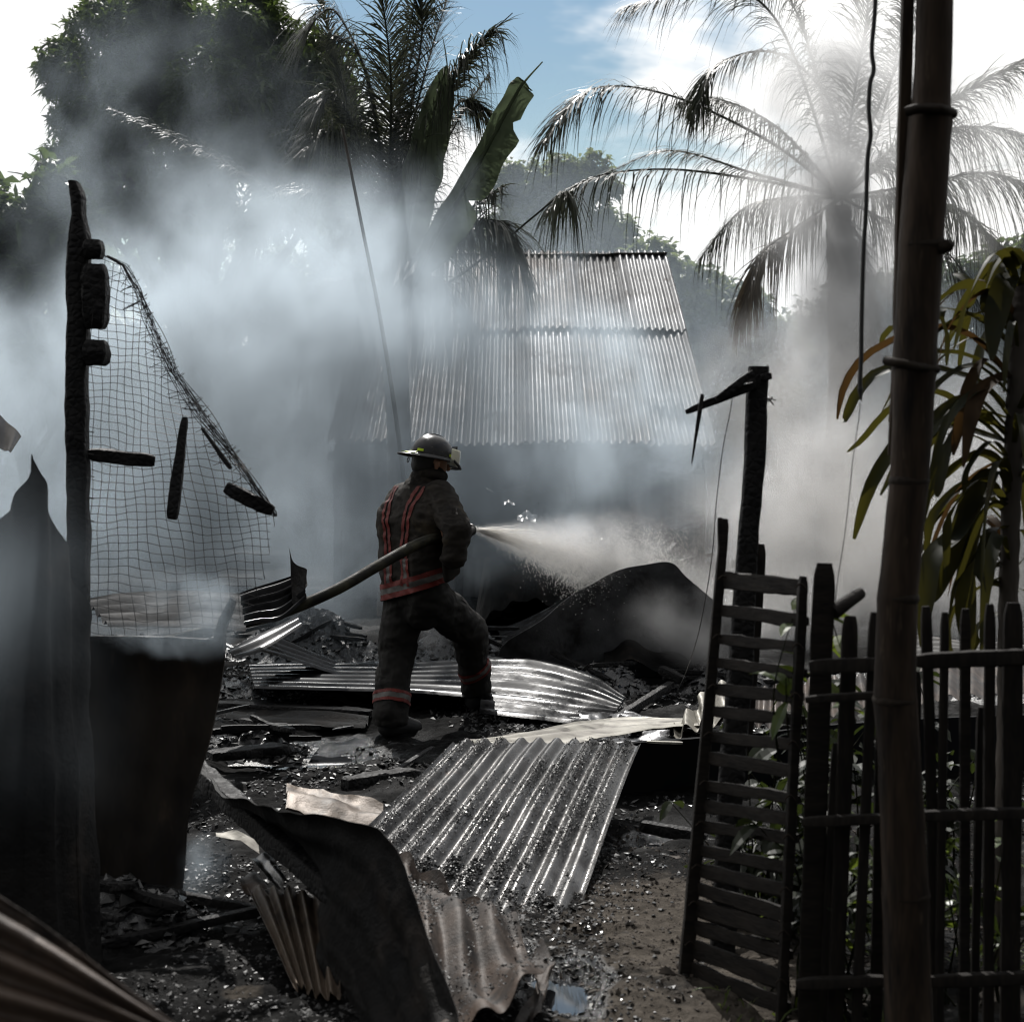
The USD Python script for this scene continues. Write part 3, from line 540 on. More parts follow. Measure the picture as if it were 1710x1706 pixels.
part('post', pole_px([(117, 131, 304, 6), (119, 141, 330, 6), (121, 142, 360, 6), (114, 150, 395, 6), (113, 149, 450, 6), (113, 148, 560, 6), (110, 147, 670, 6), (113, 148, 800, 6), (113, 149, 1000, 6), (112, 150, 1250, 6), (110, 150, 1530, 6)], .085, 3, n=110), CHAR, post)
for x0, x1, y0, y1 in ((140, 174, 401, 432), (140, 180, 441, 549), (138, 181, 568, 610)):
    part('rail_stub', bumpy(trimesh.remesh.subdivide_to_size(*VF(beam(P((x0 + x1) / 2, y0, 5.97), P((x0 + x1) / 2, y1, 5.97), (x1 - x0) * 6 / F, .09, y0, .2)), .02, max_iter=8)[:2], .006, 30, y0), CHAR, post)
for i in range(5): part('nail', tube([P(146, 720 + i * 37, 5.95), P(157, 722 + i * 37, 5.93)], .0018, 5), WIRE, post)

# hanging wire netting with its rolled edge
LV = spline([(168, 425, 0), (150, 560, 0), (148, 800, 0), (147, 1063, 0)], 200)[:, :2]
RV = lerp(np.array([(176, 426, 0), (212, 443, 0), (237, 482, 0), (262, 540, 0), (300, 620, 0), (345, 682, 0), (400, 762, 0), (461, 856, 0), (461, 880, 0), (450, 950, 0), (436, 1000, 0), (412, 1030, 0), (378, 1072, 0)], float), 200)[:, :2]
def xl(y): return np.interp(y, LV[:, 1], LV[:, 0])
def xr(y): return np.interp(y, RV[:, 1], RV[:, 0])
def netpt(x, y): return P(x, y, 6.03 + .09 * math.sin(x * .013 + y * .006) + .03 * math.sin(y * .05 + x * .02))
wires = []
for i in range(21):
    run = []
    for y in np.arange(428, 1072, 11.0):
        x = xl(y) + 3 + i * 15 + 5 * math.sin(y * .011 + i * .35) + 2 * math.sin(y * .04 + i) + .012 * i * (y - 760)
        run.append(netpt(x, y) if xl(y) <= x <= xr(y) - 1 else None)
    cur = []
    for p_ in run + [None]:
        if p_ is not None: cur.append(p_)
        elif len(cur) > 1: wires.append(tube(cur, .0011, 4, False)); cur = []
        else: cur = []
for k, y0 in enumerate(np.arange(432, 1066, 13.6)):
    cur = []
    for s in np.linspace(0, 1, 26):
        slope = np.interp(y0, [430, 620, 760, 900, 1065], [.22, .2, .07, .03, .015]); x = xl(y0) + s * 330
        y = y0 + slope * (x - 148) + 5 * math.sin(x * .03 + k * .3) + 1.5 * math.sin(x * .11 + k)
        if y > 1068 or x > xr(y): continue
        cur.append(netpt(x, y))
    if len(cur) > 1: wires.append(tube(cur, .0011, 4, False))
net = thing('wire_netting', 'torn square wire netting hanging from the charred post with a rolled right edge', 'wire netting', tuple(netpt(148, 1063)))
part('mesh_wires', join(*wires), WIRE, net, kind='stuff')
roll = []
for k in range(13):
    off = rng.uniform(-26, 2); ph = rng.uniform(0, 6); ys = np.linspace(428, 862, 60)
    roll.append(tube([netpt(xr(y) + off * np.interp(y, [428, 470, 700, 862], [.1, .5, 1, .1]) + 3 * math.sin(y * .05 + ph), y) + A(0, -.01 * (k % 4), 0) for y in ys], .0014, 4, False))
for k in range(70):
    y = rng.uniform(450, 840); roll.append(tube([netpt(xr(y) - rng.uniform(18, 46), y + rng.uniform(-6, 18)), netpt(xr(y) - 14, y + 3), netpt(xr(y), y + rng.uniform(-12, 6))], .0011, 4, False))
part('rolled_edge', join(*roll), WIRE, net, kind='stuff')
for lab, a, b, w, h, sd in [('charred stick lying level in the wire netting against the post', (150, 758), (262, 770), .05, .04, 1), ('upright charred stick caught in the middle of the netting', (312, 697), (290, 866), .045, .04, 2), ('short square-ended charred stick at the right corner of the netting', (380, 812), (458, 854), .05, .045, 3), ('thin twisted charred splinter under the rolled edge of the netting', (340, 715), (388, 782), .018, .018, 4)]:
    pa, pb = netpt(*a) - A(0, .035, 0), netpt(*b) - A(0, .035, 0)
    m = beam(pa, pb, w, h, sd, .3, 40, up=(0, 1, .1), taper=(.6, 1) if sd in (2, 4) else (1, 1)); obj('charred_stick', m, CHAR, label=lab, cat='charred stick')

# torn black sheet at the left edge, scorched wall panel under the netting, black sheet bottom centre
obj('torn_sheet', ruled([P(-170, 930, 5.2), P(-60, 900, 5.25), P(0, 866, 5.3), P(18, 852, 5.32), P(28, 822, 5.33), P(46, 800, 5.34), P(53, 757, 5.35), P(70, 800, 5.36), P(92, 880, 5.4), P(118, 960, 5.5), P(150, 1035, 5.6)],
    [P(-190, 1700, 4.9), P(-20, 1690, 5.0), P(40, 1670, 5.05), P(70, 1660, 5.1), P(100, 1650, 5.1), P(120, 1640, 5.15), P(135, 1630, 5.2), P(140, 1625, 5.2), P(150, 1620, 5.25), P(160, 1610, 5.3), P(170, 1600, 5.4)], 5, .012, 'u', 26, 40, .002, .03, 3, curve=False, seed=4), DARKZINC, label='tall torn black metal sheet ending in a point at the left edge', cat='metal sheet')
def sides(L, R, n, **kw):
    """A sheet whose left and right edges are given, ridges running down it."""
    return ruled(L, R, n, along='v', **kw)
obj('wall_panel', sides([P(149, 1064, 5.95), P(148, 1200, 5.95), P(144, 1350, 5.9), P(138, 1530, 5.85)], [P(377, 1076, 6.05), P(373, 1120, 6.05), P(352, 1230, 6.0), P(318, 1345, 5.95), P(308, 1440, 5.9), P(300, 1530, 5.88)], 3, amp=.006, per=14, nl=60, thick=.012, dent=.03, dscale=2, rag=.0, seed=9), PANEL, label='scorched brown wall panel standing below the wire netting', cat='wall panel')
obj('charred_corner', bumpy(trimesh.Trimesh(*VF(trimesh.remesh.subdivide_to_size(*VF(plate([(385, 997), (391, 1003), (388, 1020), (376, 1050), (372, 1090), (352, 1082), (366, 1030)], 6.0, .05, fine=.02)), .02, max_iter=6)[:2])), .004, 40, 2), CHAR, label='black burnt wedge of wood at the top right corner of the wall panel', cat='charred wood')
obj('panel_edge', beam(P(150, 1066, 5.93), P(370, 1073, 5.98), .03, .028, 6, .5, 60), CHAR, label='charred batten along the smoking top of the wall panel', cat='batten')
obj('corrugated_sheet', ruled([P(-90, 1440, 2.72), P(60, 1535, 2.62), P(200, 1640, 2.52), P(340, 1745, 2.42)], [P(-120, 1800, 2.52), P(60, 1800, 2.48), P(220, 1795, 2.42), P(350, 1790, 2.38)], 5, .016, 'v', 14, 30, .002, .008, 2, seed=8, prof=.7), RUSTDARK, label='out-of-focus rusty corrugated sheet in the bottom left corner', cat='corrugated sheet')
obj('sheet_tip', ruled([P(-60, 660, 8), P(0, 692, 8), P(36, 728, 8)], [P(-60, 740, 7.9), P(0, 748, 7.9), P(18, 755, 7.9)], 2, .008, 'u', 10, 8, .003, .01), ZINC, label='light grey bent sheet tip poking in at the left edge', cat='metal sheet')

# ------------------------------------------------------------------ sheets behind the netting and at the firefighter's feet
def cs(label, T, B, n, amp, along='v', mat=SOOTZINC, **kw):
    return obj('corrugated_sheet', ruled([P(*p) for p in T], [P(*p) for p in B], n, amp * 1.35, along, **{**kw, 'dent': kw.get('dent', 0) * .35, 'per': 10}), mat, label=label, cat='corrugated sheet')
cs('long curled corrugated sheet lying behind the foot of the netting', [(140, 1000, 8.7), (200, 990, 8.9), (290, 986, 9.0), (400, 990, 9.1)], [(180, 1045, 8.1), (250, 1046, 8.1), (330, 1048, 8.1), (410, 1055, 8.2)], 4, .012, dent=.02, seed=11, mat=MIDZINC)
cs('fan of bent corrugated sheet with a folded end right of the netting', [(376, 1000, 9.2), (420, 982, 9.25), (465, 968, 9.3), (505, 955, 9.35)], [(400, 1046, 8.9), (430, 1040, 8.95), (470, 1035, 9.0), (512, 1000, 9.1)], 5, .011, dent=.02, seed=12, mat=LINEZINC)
obj('folded_sheet_end', ruled([P(485, 915, 9.2), P(493, 940, 9.2), P(514, 950, 9.3)], [P(488, 1008, 9.1), P(497, 1010, 9.1), P(512, 975, 9.2)], 1, .004, 'u', 16, 14, .002, .03, 4, seed=3), DARKZINC, label='dark pointed folded end of sheet standing up left of the hose', cat='metal sheet')
cs('narrow sooty sheet lying slantwise under the hose', [(380, 1085, 9.0), (430, 1060, 9.3), (495, 1030, 9.5)], [(392, 1100, 8.8), (440, 1085, 9.0), (505, 1045, 9.3)], 2, .01, dent=.01, seed=13)
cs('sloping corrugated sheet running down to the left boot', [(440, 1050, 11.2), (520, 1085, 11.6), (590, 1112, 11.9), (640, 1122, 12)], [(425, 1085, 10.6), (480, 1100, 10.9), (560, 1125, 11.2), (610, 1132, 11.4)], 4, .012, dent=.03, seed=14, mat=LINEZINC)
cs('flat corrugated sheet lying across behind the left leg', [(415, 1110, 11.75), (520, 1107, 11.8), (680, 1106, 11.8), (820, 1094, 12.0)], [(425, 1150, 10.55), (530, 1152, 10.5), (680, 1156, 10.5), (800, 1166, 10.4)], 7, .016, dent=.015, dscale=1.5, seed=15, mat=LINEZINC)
cs('fan-shaped corrugated sheet draping away right of the right boot', [(815, 1096, 11.7), (900, 1102, 11.6), (990, 1128, 11.2), (1045, 1166, 10.7)], [(800, 1190, 9.95), (880, 1198, 9.85), (960, 1206, 9.75), (1020, 1200, 9.9)], 8, .014, dent=.04, dscale=1.5, seed=16, nl=40, mat=surf('fan_sheet_metal', (.009, .009, .0095), (.004, .004, .0045), 4, (.16, .3), .6, .15, 50, [(SOOT, 3, .42, .58, .6, .1)]))
cs('low curled black sheet left of the boots', [(345, 1165, 10.9), (430, 1168, 10.8), (530, 1178, 10.6), (620, 1190, 10.3)], [(340, 1195, 10.4), (430, 1205, 10.2), (530, 1212, 10.0), (610, 1215, 9.95)], 2, .012, dent=.03, seed=17, mat=DARKZINC)
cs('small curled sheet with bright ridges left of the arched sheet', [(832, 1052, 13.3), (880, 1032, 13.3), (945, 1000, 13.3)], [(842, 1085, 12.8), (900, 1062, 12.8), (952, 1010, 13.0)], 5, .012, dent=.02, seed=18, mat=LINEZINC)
SOOTGREY = surf('soot_grey_sheet', (.075, .076, .08), (.04, .041, .043), 5, (.6, .85), .0, .5, 60, [((.015, .014, .0135), 3.5, .5, .64, .8, .0), ((.14, .135, .13), 14, .64, .76, .8, .0)], spec=.15)
obj('arched_sheet', ruled([P(838, 1078, 11.7), P(890, 1040, 11.7), P(950, 998, 11.7), P(1005, 965, 11.7), P(1062, 945, 11.7), P(1116, 939, 11.7), P(1150, 966, 11.7), P(1195, 1006, 11.75), P(1250, 1050, 11.75)],
    [P(815, 1138, 11.9), P(890, 1138, 11.9), P(950, 1138, 11.9), P(1010, 1138, 11.9), P(1060, 1138, 11.9), P(1110, 1138, 11.9), P(1160, 1138, 11.9), P(1210, 1138, 11.9), P(1260, 1138, 11.9)], 5, .016, 'u', 16, 24, .003, .05, 1.5, curve=True, seed=19), SOOTGREY, label='big dark sheet bent into an arch beyond the water spray', cat='metal sheet')
obj('crumpled_sheet', ruled([P(1010, 1085, 11.9), P(1045, 1056, 12.0), P(1100, 1072, 12.0), P(1150, 1096, 11.9)], [P(1010, 1112, 11.5), P(1050, 1110, 11.5), P(1100, 1115, 11.5), P(1150, 1122, 11.5)], 2, .02, 'u', 20, 16, .002, .05, 4, seed=20), DARKZINC, label='small crumpled sheet lying before the arched sheet', cat='metal sheet')
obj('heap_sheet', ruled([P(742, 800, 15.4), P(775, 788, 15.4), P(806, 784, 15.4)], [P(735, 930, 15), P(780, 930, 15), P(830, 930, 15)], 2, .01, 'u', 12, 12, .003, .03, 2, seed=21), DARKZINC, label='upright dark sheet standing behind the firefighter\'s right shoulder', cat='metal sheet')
hx, hy = np.meshgrid(np.linspace(-.6, 2.6, 150), np.linspace(14.9, 17.2, 70), indexing='ij')
hz = np.interp(hx * F / 15.6 + CX, [700, 790, 822, 845, 874, 902, 912, 930, 965, 1010, 1080, 1180, 1300], [0, 0, 1.25, 1.28, 1.31, 1.49, 1.45, 1.28, 1.1, .92, .8, .6, 0]) * np.exp(-((hy - 15.7) / .75) ** 4)
hp3 = np.stack([hx, hy, hx * 0], -1); rid = 1 - 2 * np.abs(meshkit.fbm(hp3 * 3.1, 4, 17) - .5); hz = hz * (.62 + .38 * rid) + .12 * (meshkit.fbm(hp3 * 9, 3, 3) - .5) * (hz > .05)
heap = thing('debris_heap', 'jagged dark heap of burnt rubble rising behind the water spray', 'rubble heap', (.8, 15.8, 0))
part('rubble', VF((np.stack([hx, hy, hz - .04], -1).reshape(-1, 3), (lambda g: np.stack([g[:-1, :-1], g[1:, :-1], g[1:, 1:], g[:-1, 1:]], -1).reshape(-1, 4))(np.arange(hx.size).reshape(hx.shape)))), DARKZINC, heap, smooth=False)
q_ = np.random.default_rng(8)
for k in range(14):
    i_, j_ = q_.integers(20, 130), q_.integers(8, 40); c_ = A(hx[i_, j_], hy[i_, j_], hz[i_, j_]); d_ = unit(q_.normal(size=3) * A(1, .5, .6)) * q_.uniform(.15, .45)
    part('burnt_stick', beam(c_ - d_, c_ + d_, .05, .04, k, .3, 12), CHAR, heap)
part('ragged_edge', plate([(872, 815), (884, 800), (902, 781), (908, 786), (911, 800), (920, 806), (930, 824), (944, 836), (955, 850), (972, 862), (985, 880), (900, 890)], 15.3, .05, .03, .05, 3), DARKZINC, heap)
part('flat_sheet', ruled([P(806, 826, 15.2), P(845, 818, 15.3), P(885, 808, 15.4)], [P(815, 900, 15), P(850, 900, 15), P(890, 890, 15)], 1, 0, 'u', 16, 12, .003, .04, 2, seed=3), DARKZINC, heap)
for k, (x, y, s, lab) in enumerate([(850, 840, .045, 'small crumpled scrap of foil high on the rubble heap'), (880, 862, .09, 'larger crumpled scrap of foil just above the water spray')]):
    c_ = P(x, y, 14.9); obj('foil_scrap', ruled([c_ + A(-s, 0, s * .35), c_ + A(0, .02, s * .6), c_ + A(s, .03, s * .3)], [c_ + A(-s, -.08, -s * .3), c_ + A(0, -.1, -s * .1), c_ + A(s, -.06, -s * .5)], 1.5, s * .12, 'u', 12, 14, .001, s * .7, .55 / s, seed=k), FOIL, label=lab, cat='foil', smooth=False)
def low_heap(label, px_, Y, wx, wy, h, seed):
    c = P(px_, 0, Y); X_, Y_ = np.meshgrid(np.linspace(-wx, wx, 90), np.linspace(-wy, wy, 50), indexing='ij'); q3 = np.stack([X_ + c[0], Y_ + Y, X_ * 0], -1)
    z = h * np.exp(-(X_ / wx * 1.7) ** 2 - (Y_ / wy * 1.7) ** 2) * (.45 + 1.1 * (1 - 2 * np.abs(meshkit.fbm(q3 * 4, 4, seed) - .5)) * meshkit.fbm(q3 * 2, 3, seed + 3)) - .03
    t = thing('charred_heap', label, 'debris heap', (c[0], Y, 0)); g = np.arange(X_.size).reshape(X_.shape)
    part('rubble', (np.stack([X_ + c[0], Y_ + Y, z], -1).reshape(-1, 3), np.stack([g[:-1, :-1], g[1:, :-1], g[1:, 1:], g[:-1, 1:]], -1).reshape(-1, 4)), CHARWET, t, smooth=False)
    r = np.random.default_rng(seed)
    for k in range(9):
        i, j = r.integers(20, 70), r.integers(10, 40); c_ = q3[i, j] + A(0, 0, z[i, j] + .02); d = unit(r.normal(size=3) * A(1, .6, .35 if h > .3 else .1)) * r.uniform(.12, .4); part('burnt_stick', beam(c_ - d, c_ + d, r.uniform(.02, .05), .03, k + seed, .3, 12), CHAR, t)
    n = 500; i, j = r.integers(5, 85, n), r.integers(5, 45, n); part('crumbs', chips(q3[i, j] + np.stack([z[i, j] * 0, z[i, j] * 0, z[i, j]], -1), r.uniform(.008, .03, n), seed), ASHCHIP, t, smooth=False, kind='stuff')
for a in [('low charred heap behind the sloping sheet left of the firefighter', 520, 13.4, .9, .5, .42, 301), ('low charred heap between the firefighter and the arched sheet', 760, 13.0, .55, .45, .5, 302), ('charred heap in front of the arched sheet\'s right foot', 1000, 11.4, .6, .4, .2, 303), ('long charred heap beyond the netting', 260, 11.2, .9, .5, .4, 304), ('charred heap at the right end of the level beam', 1230, 11.6, .7, .5, .28, 305), ('black sodden heap beside the puddle', 430, 9.1, .3, .3, .14, 307), ('black sodden rubble at the foot of the scorched wall panel', 215, 5.72, .42, .26, .2, 309), ('charred heap far right behind the fence', 1560, 11.5, 1.2, .6, .35, 308)]: low_heap(*a)
# a group of burnt timbers
for lab, a, b, w, h in [
    ('charred beam lying level in front of the arched sheet', (950, 1137, 11.6), (1200, 1142, 11.6), .085, .075), ('short thick charred stub propped up at an angle right of the arched sheet', (1102, 1117, 11.3), (1142, 1136, 11.2), .07, .06),
    ('charred stick sloping up to the short thick stub', (1030, 1200, 10.2), (1122, 1142, 11.2), .05, .05), ('long flat charred plank left of the left boot', (355, 1175, 10.7), (620, 1190, 10.3), .12, .04),
    ('charred pole sloping down from the wall panel to the black bent sheet', (318, 1276, 6.4), (585, 1512, 5.0), .07, .07), ('black plank behind the brown sheet scrap', (350, 1262, 8.6), (480, 1248, 8.8), .16, .05), ('short thick black log left of the large sheet', (575, 1312, 8.1), (700, 1296, 8.4), .1, .09),
    ('thin burnt lath lying in the puddle left of the boots', (556, 1218, 9.7), (590, 1212, 9.8), .025, .012), ('thin pale lath under the pale collapsed sheet', (1080, 1238, 7.9), (1140, 1240, 7.9), .03, .012), ('dark log across the shaded yard beside the gate', (1070, 1378, 7.1), (1180, 1400, 7.0), .06, .05)]:
    obj('charred_beam', beam(P(*a), P(*b), w, h, len(lab), .3, 40), CHARWET if 'puddle' in lab else (PALE if 'pale lath' in lab else CHAR), label=lab, cat='charred timber')
r_ = np.random.default_rng(77)
for k in range(46):
    x, y = r_.uniform(-2.4, 2.2), r_.uniform(8.6, 14.5)
    if abs(x + .55) < .4 and abs(y - 10) < .8: continue
    L_, a_ = r_.uniform(.2, .9), r_.uniform(0, np.pi); c = A(x, y, G(x, y) + .03); d = A(math.cos(a_), math.sin(a_), r_.uniform(-.08, .25)) * L_ / 2
    obj('burnt_lath', beam(c - d, c + d, r_.uniform(.02, .06), r_.uniform(.012, .04), k, .3, 14), CHARWET if k % 3 else CHAR, label='thin burnt lath lying in the wet black debris', cat='burnt lath', group='burnt laths strewn over the debris')
for k in range(16):
    x, y = r_.uniform(-2.0, 1.7), r_.uniform(8.8, 14)
    if abs(x + .55) < .5 and abs(y - 10) < .8: continue
    c = A(x, y, G(x, y) + .03); w, l = r_.uniform(.08, .2), r_.uniform(.1, .35); a_ = r_.uniform(0, 3.1); u, v = A(math.cos(a_), math.sin(a_), .1) * l, A(-math.sin(a_), math.cos(a_), r_.uniform(-.2, .3)) * w
    obj('sheet_scrap', ruled([c - u - v, c + u - v], [c - u + v, c + u + v], 2, .008, 'v', 10, 14, .0015, .06, 7, seed=k), SOOTZINC if k % 3 else ZINC, label='small crumpled scrap of sheet metal in the wet black debris', cat='metal scrap', group='sheet metal scraps strewn over the debris')

# ------------------------------------------------------------------ foreground sheets
SA, SB, SC = P(757, 1238, 7.45), P(1070, 1241, 7.6), P(955, 1541, 5.74)
SD = P(470, 1520, 5.7)
def buckle(U, V): return .03 * np.sin(np.pi * U) * (V - .5) - .02 * np.sin(V * 5) * U
big = ruled([SA, SA * .5 + SB * .5 + A(0, 0, .0), SB], [SD, SD * .5 + SC * .5 + A(0, 0, .005), SC], 10.5, .0135, 'u', 12, 70, .0016, .014, 2.2, rag=.02, seed=30, curve=False, prof=.8, bulge=buckle)
obj('corrugated_sheet', big, BIGZINC, label='large shiny corrugated roof sheet strewn with char in the middle foreground', cat='corrugated sheet')
v, f = VF(big); ntop = len(v) // 2; tv = v[:ntop].reshape(-1, 70, 3)
r_ = np.random.default_rng(91); n = 110000; iu, iv = r_.integers(1, tv.shape[0] - 1, n), r_.integers(1, 69, n)
pts = tv[iu, iv] + r_.normal(size=(n, 3)) * .006; uu, vv = iu / tv.shape[0], iv / 70
valley = np.sin(uu * 10.5 * 2 * np.pi); den = meshkit.fbm(np.c_[uu * 5, vv * 4, uu * 0], 4, 12)
keep = (r_.random(n) < np.clip((den - .33) * 2.9, 0, 1) * np.clip(.6 - .62 * valley, .02, 1) * (1.0 + .8 * (vv > .72) * (uu < .55)))
pts = pts[keep]; sz = r_.uniform(.0010, .0042, len(pts)) * (1 + .9 * (vv[keep] > .72))
obj('char_crumbs', chips(pts + A(0, 0, .004), sz, 6), ASHCHIP, kind='stuff', label='black char crumbs lying in the grooves of the large foreground sheet', smooth=False)
slump = ruled([P(650, 1405, 5.95), P(700, 1440, 5.8), P(770, 1490, 5.6), P(845, 1530, 5.42)], [P(700, 1720, 4.25), P(770, 1715, 4.28), P(850, 1700, 4.35), P(925, 1620, 4.7)], 3.5, .022, 'u', 20, 60, .002, .05, 2.4, rag=.05, seed=31, bulge=lambda U, V: .05 * np.sin(V * 9 + U * 3) * (V > 0))
obj('corrugated_sheet', slump, RUSTDARK, label='rust-brown buckled sheet slumping below the large foreground sheet', cat='corrugated sheet')
v, f = VF(slump); tv = v[:len(v) // 2].reshape(-1, 60, 3); n = 4200; iu, iv = r_.integers(1, tv.shape[0] - 1, n), (r_.random(n) ** 1.6 * 58).astype(int) + 1; k_ = meshkit.fbm(np.c_[iu * .12, iv * .1, iu * 0], 4, 3) > .52
obj('char_crumbs', chips((tv[iu, iv] + r_.normal(size=(n, 3)) * .008 + A(0, 0, .004))[k_], r_.uniform(.0015, .006, k_.sum()), 9), ASHCHIP, kind='stuff', label='black char crumbs on the slumped rust-brown sheet', smooth=False)
obj('sheet_scrap', ruled([P(905, 1625, 5.1), P(930, 1600, 5.2), P(890, 1590, 5.25)], [P(850, 1725, 4.5), P(880, 1730, 4.5), P(905, 1690, 4.65)], 1, .01, 'u', 20, 16, .002, .05, 6, seed=8), RUSTDARK, label='small rust-brown flap of sheet beside the puddle at the bottom', cat='metal scrap')
obj('sheet_scrap', ruled([P(478, 1312, 7.5), P(520, 1318, 7.5), P(580, 1330, 7.4), P(640, 1345, 7.3)], [P(478, 1352, 7.0), P(520, 1368, 6.95), P(575, 1388, 6.9), P(640, 1400, 6.9)], 1.5, .02, 'v', 16, 30, .002, .05, 4, rag=.1, seed=32), TAN, label='crumpled reddish sheet scrap with a bright bent left end beside the large sheet', cat='metal scrap')
obj('bent_black_sheet', ruled([P(322, 1286, 6.3), P(380, 1318, 5.9), P(432, 1347, 5.5), P(500, 1364, 5.15), P(560, 1370, 4.95), P(628, 1384, 4.8), P(655, 1420, 4.72), P(682, 1490, 4.62), P(702, 1545, 4.55), P(722, 1600, 4.45), P(748, 1660, 4.35), P(765, 1712, 4.25), P(790, 1790, 4.1)],
    [P(330, 1298, 6.35), P(390, 1345, 6.2), P(435, 1378, 6.05), P(480, 1410, 5.9), P(530, 1455, 5.75), P(562, 1500, 5.6), P(548, 1530, 5.45), P(532, 1570, 5.3), P(520, 1610, 5.15), P(525, 1650, 5.0), P(550, 1700, 4.75), P(575, 1760, 4.5), P(600, 1820, 4.3)], 4, .008, 'v', 14, 120, .002, .06, 2.4, curve=False, seed=33), DARKZINC, label='black bent sheet with its dark side to the eye at the bottom centre', cat='metal sheet')
obj('corrugated_sheet', ruled([P(412, 1478, 5.75), P(460, 1482, 5.7), P(505, 1490, 5.6), P(553, 1500, 5.5)], [P(492, 1648, 4.85), P(510, 1650, 4.82), P(535, 1660, 4.78), P(570, 1670, 4.7)], 5.5, .013, 'u', 14, 40, .0016, .02, 3, rag=.14, seed=34), TAN, label='small torn brownish corrugated sheet left of the black bent sheet', cat='corrugated sheet')
for lab, T, B, mt in [('pale bent strip of sheet at the top of the small torn corrugated sheet', [(415, 1432, 5.9), (450, 1425, 5.9)], [(465, 1485, 5.6), (482, 1472, 5.6)], ZINC), ('pale torn scrap leaning on the charred pole', [(418, 1372, 6.3), (440, 1366, 6.3)], [(490, 1440, 5.9), (515, 1438, 5.85)], PALE), ('small brown sheet scrap at the head of the torn corrugated sheet', [(392, 1462, 5.9), (425, 1452, 5.9)], [(408, 1490, 5.7), (450, 1486, 5.7)], RUST), ('thin pale curled strip of bark-like sheet beside the wisp of smoke', [(360, 1388, 6.4), (390, 1384, 6.4), (430, 1402, 6.2)], [(362, 1398, 6.3), (395, 1400, 6.3), (432, 1424, 6.1)], PALE)]:
    obj('sheet_scrap', ruled([P(*p) for p in T], [P(*p) for p in B], 1, .006, 'u', 18, 18, .0016, .03, 6, rag=.1, seed=len(lab)), mt, label=lab, cat='metal scrap')
# collapsed pale roof sheet, ragged sheets and the black board in its shade
obj('corrugated_sheet', ruled([P(775, 1238, 8.0), P(880, 1221, 8.45), P(1000, 1199, 9.0), P(1040, 1196, 9.1), P(1130, 1201, 9.0), P(1215, 1192, 9.0)], [P(800, 1243, 7.75), P(890, 1245, 7.8), P(945, 1244, 7.85), P(1010, 1232, 8.0), P(1110, 1215, 8.3), P(1200, 1210, 8.4)], 3, .012, 'v', 14, 60, .003, .02, 3, rag=.05, seed=35), PALE, label='pale weathered corrugated sheet lying flat just behind the large shiny sheet', cat='corrugated sheet')
obj('crumpled_sheet', ruled([P(1125, 1205, 8.5), P(1160, 1180, 8.7), P(1190, 1150, 8.8), P(1240, 1140, 8.8)], [P(1125, 1228, 8.2), P(1160, 1218, 8.2), P(1195, 1212, 8.2), P(1250, 1206, 8.3)], 3.5, .03, 'u', 16, 24, .002, .06, 6, rag=.2, seed=36), PALE, label='ragged crumpled pale sheet end just left of the gate', cat='metal sheet')
obj('corrugated_sheet', ruled([P(1190, 1150, 9.0), P(1300, 1148, 9.2), P(1420, 1125, 9.4), P(1560, 1108, 9.6), P(1800, 1096, 9.8)], [P(1190, 1212, 8.3), P(1300, 1208, 8.3), P(1430, 1186, 8.5), P(1560, 1168, 8.7), P(1800, 1160, 8.8)], 24, .016, 'u', 9, 20, .002, .05, 3, rag=.16, seed=37), RUST, label='long ragged rusty roof sheet lying behind the gate and fence', cat='corrugated sheet')
obj('metal_sheet', ruled([P(1500, 1060, 10.6), P(1600, 1066, 10.6), P(1760, 1080, 10.4)], [P(1500, 1100, 9.9), P(1600, 1104, 9.9), P(1760, 1106, 9.9)], 6, .012, 'v', 9, 30, .002, .03, 3, seed=38), ZINC, label='shiny grey sheet lying beyond the fence at the far right', cat='metal sheet')
obj('black_board', ruled([P(985, 1246, 7.8), P(1200, 1228, 8.05), P(1450, 1205, 8.3), P(1800, 1190, 8.5)], [P(1000, 1330, 7.95), P(1200, 1326, 8.2), P(1450, 1312, 8.4), P(1800, 1300, 8.6)], 1, .0, 'u', 60, 24, .012, .02, 1, seed=39), surf('soot_board', (.006, .0065, .0075), (.011, .0115, .013), 2, (.6, .85), bump=.1, bscale=30, spec=.08), label='smooth soot-black board leaning under the collapsed pale sheet behind the gate', cat='board')
obj('concrete_lump', bumpy(trimesh.creation.icosphere(4, .12), .06, 8, 4)[0] * A(1.2, 1, .6) + P(1480, 1190, 8.0), None or PALE, label='pale broken lump lying on the rusty sheet behind the bamboo pole', cat='rubble') if False else None

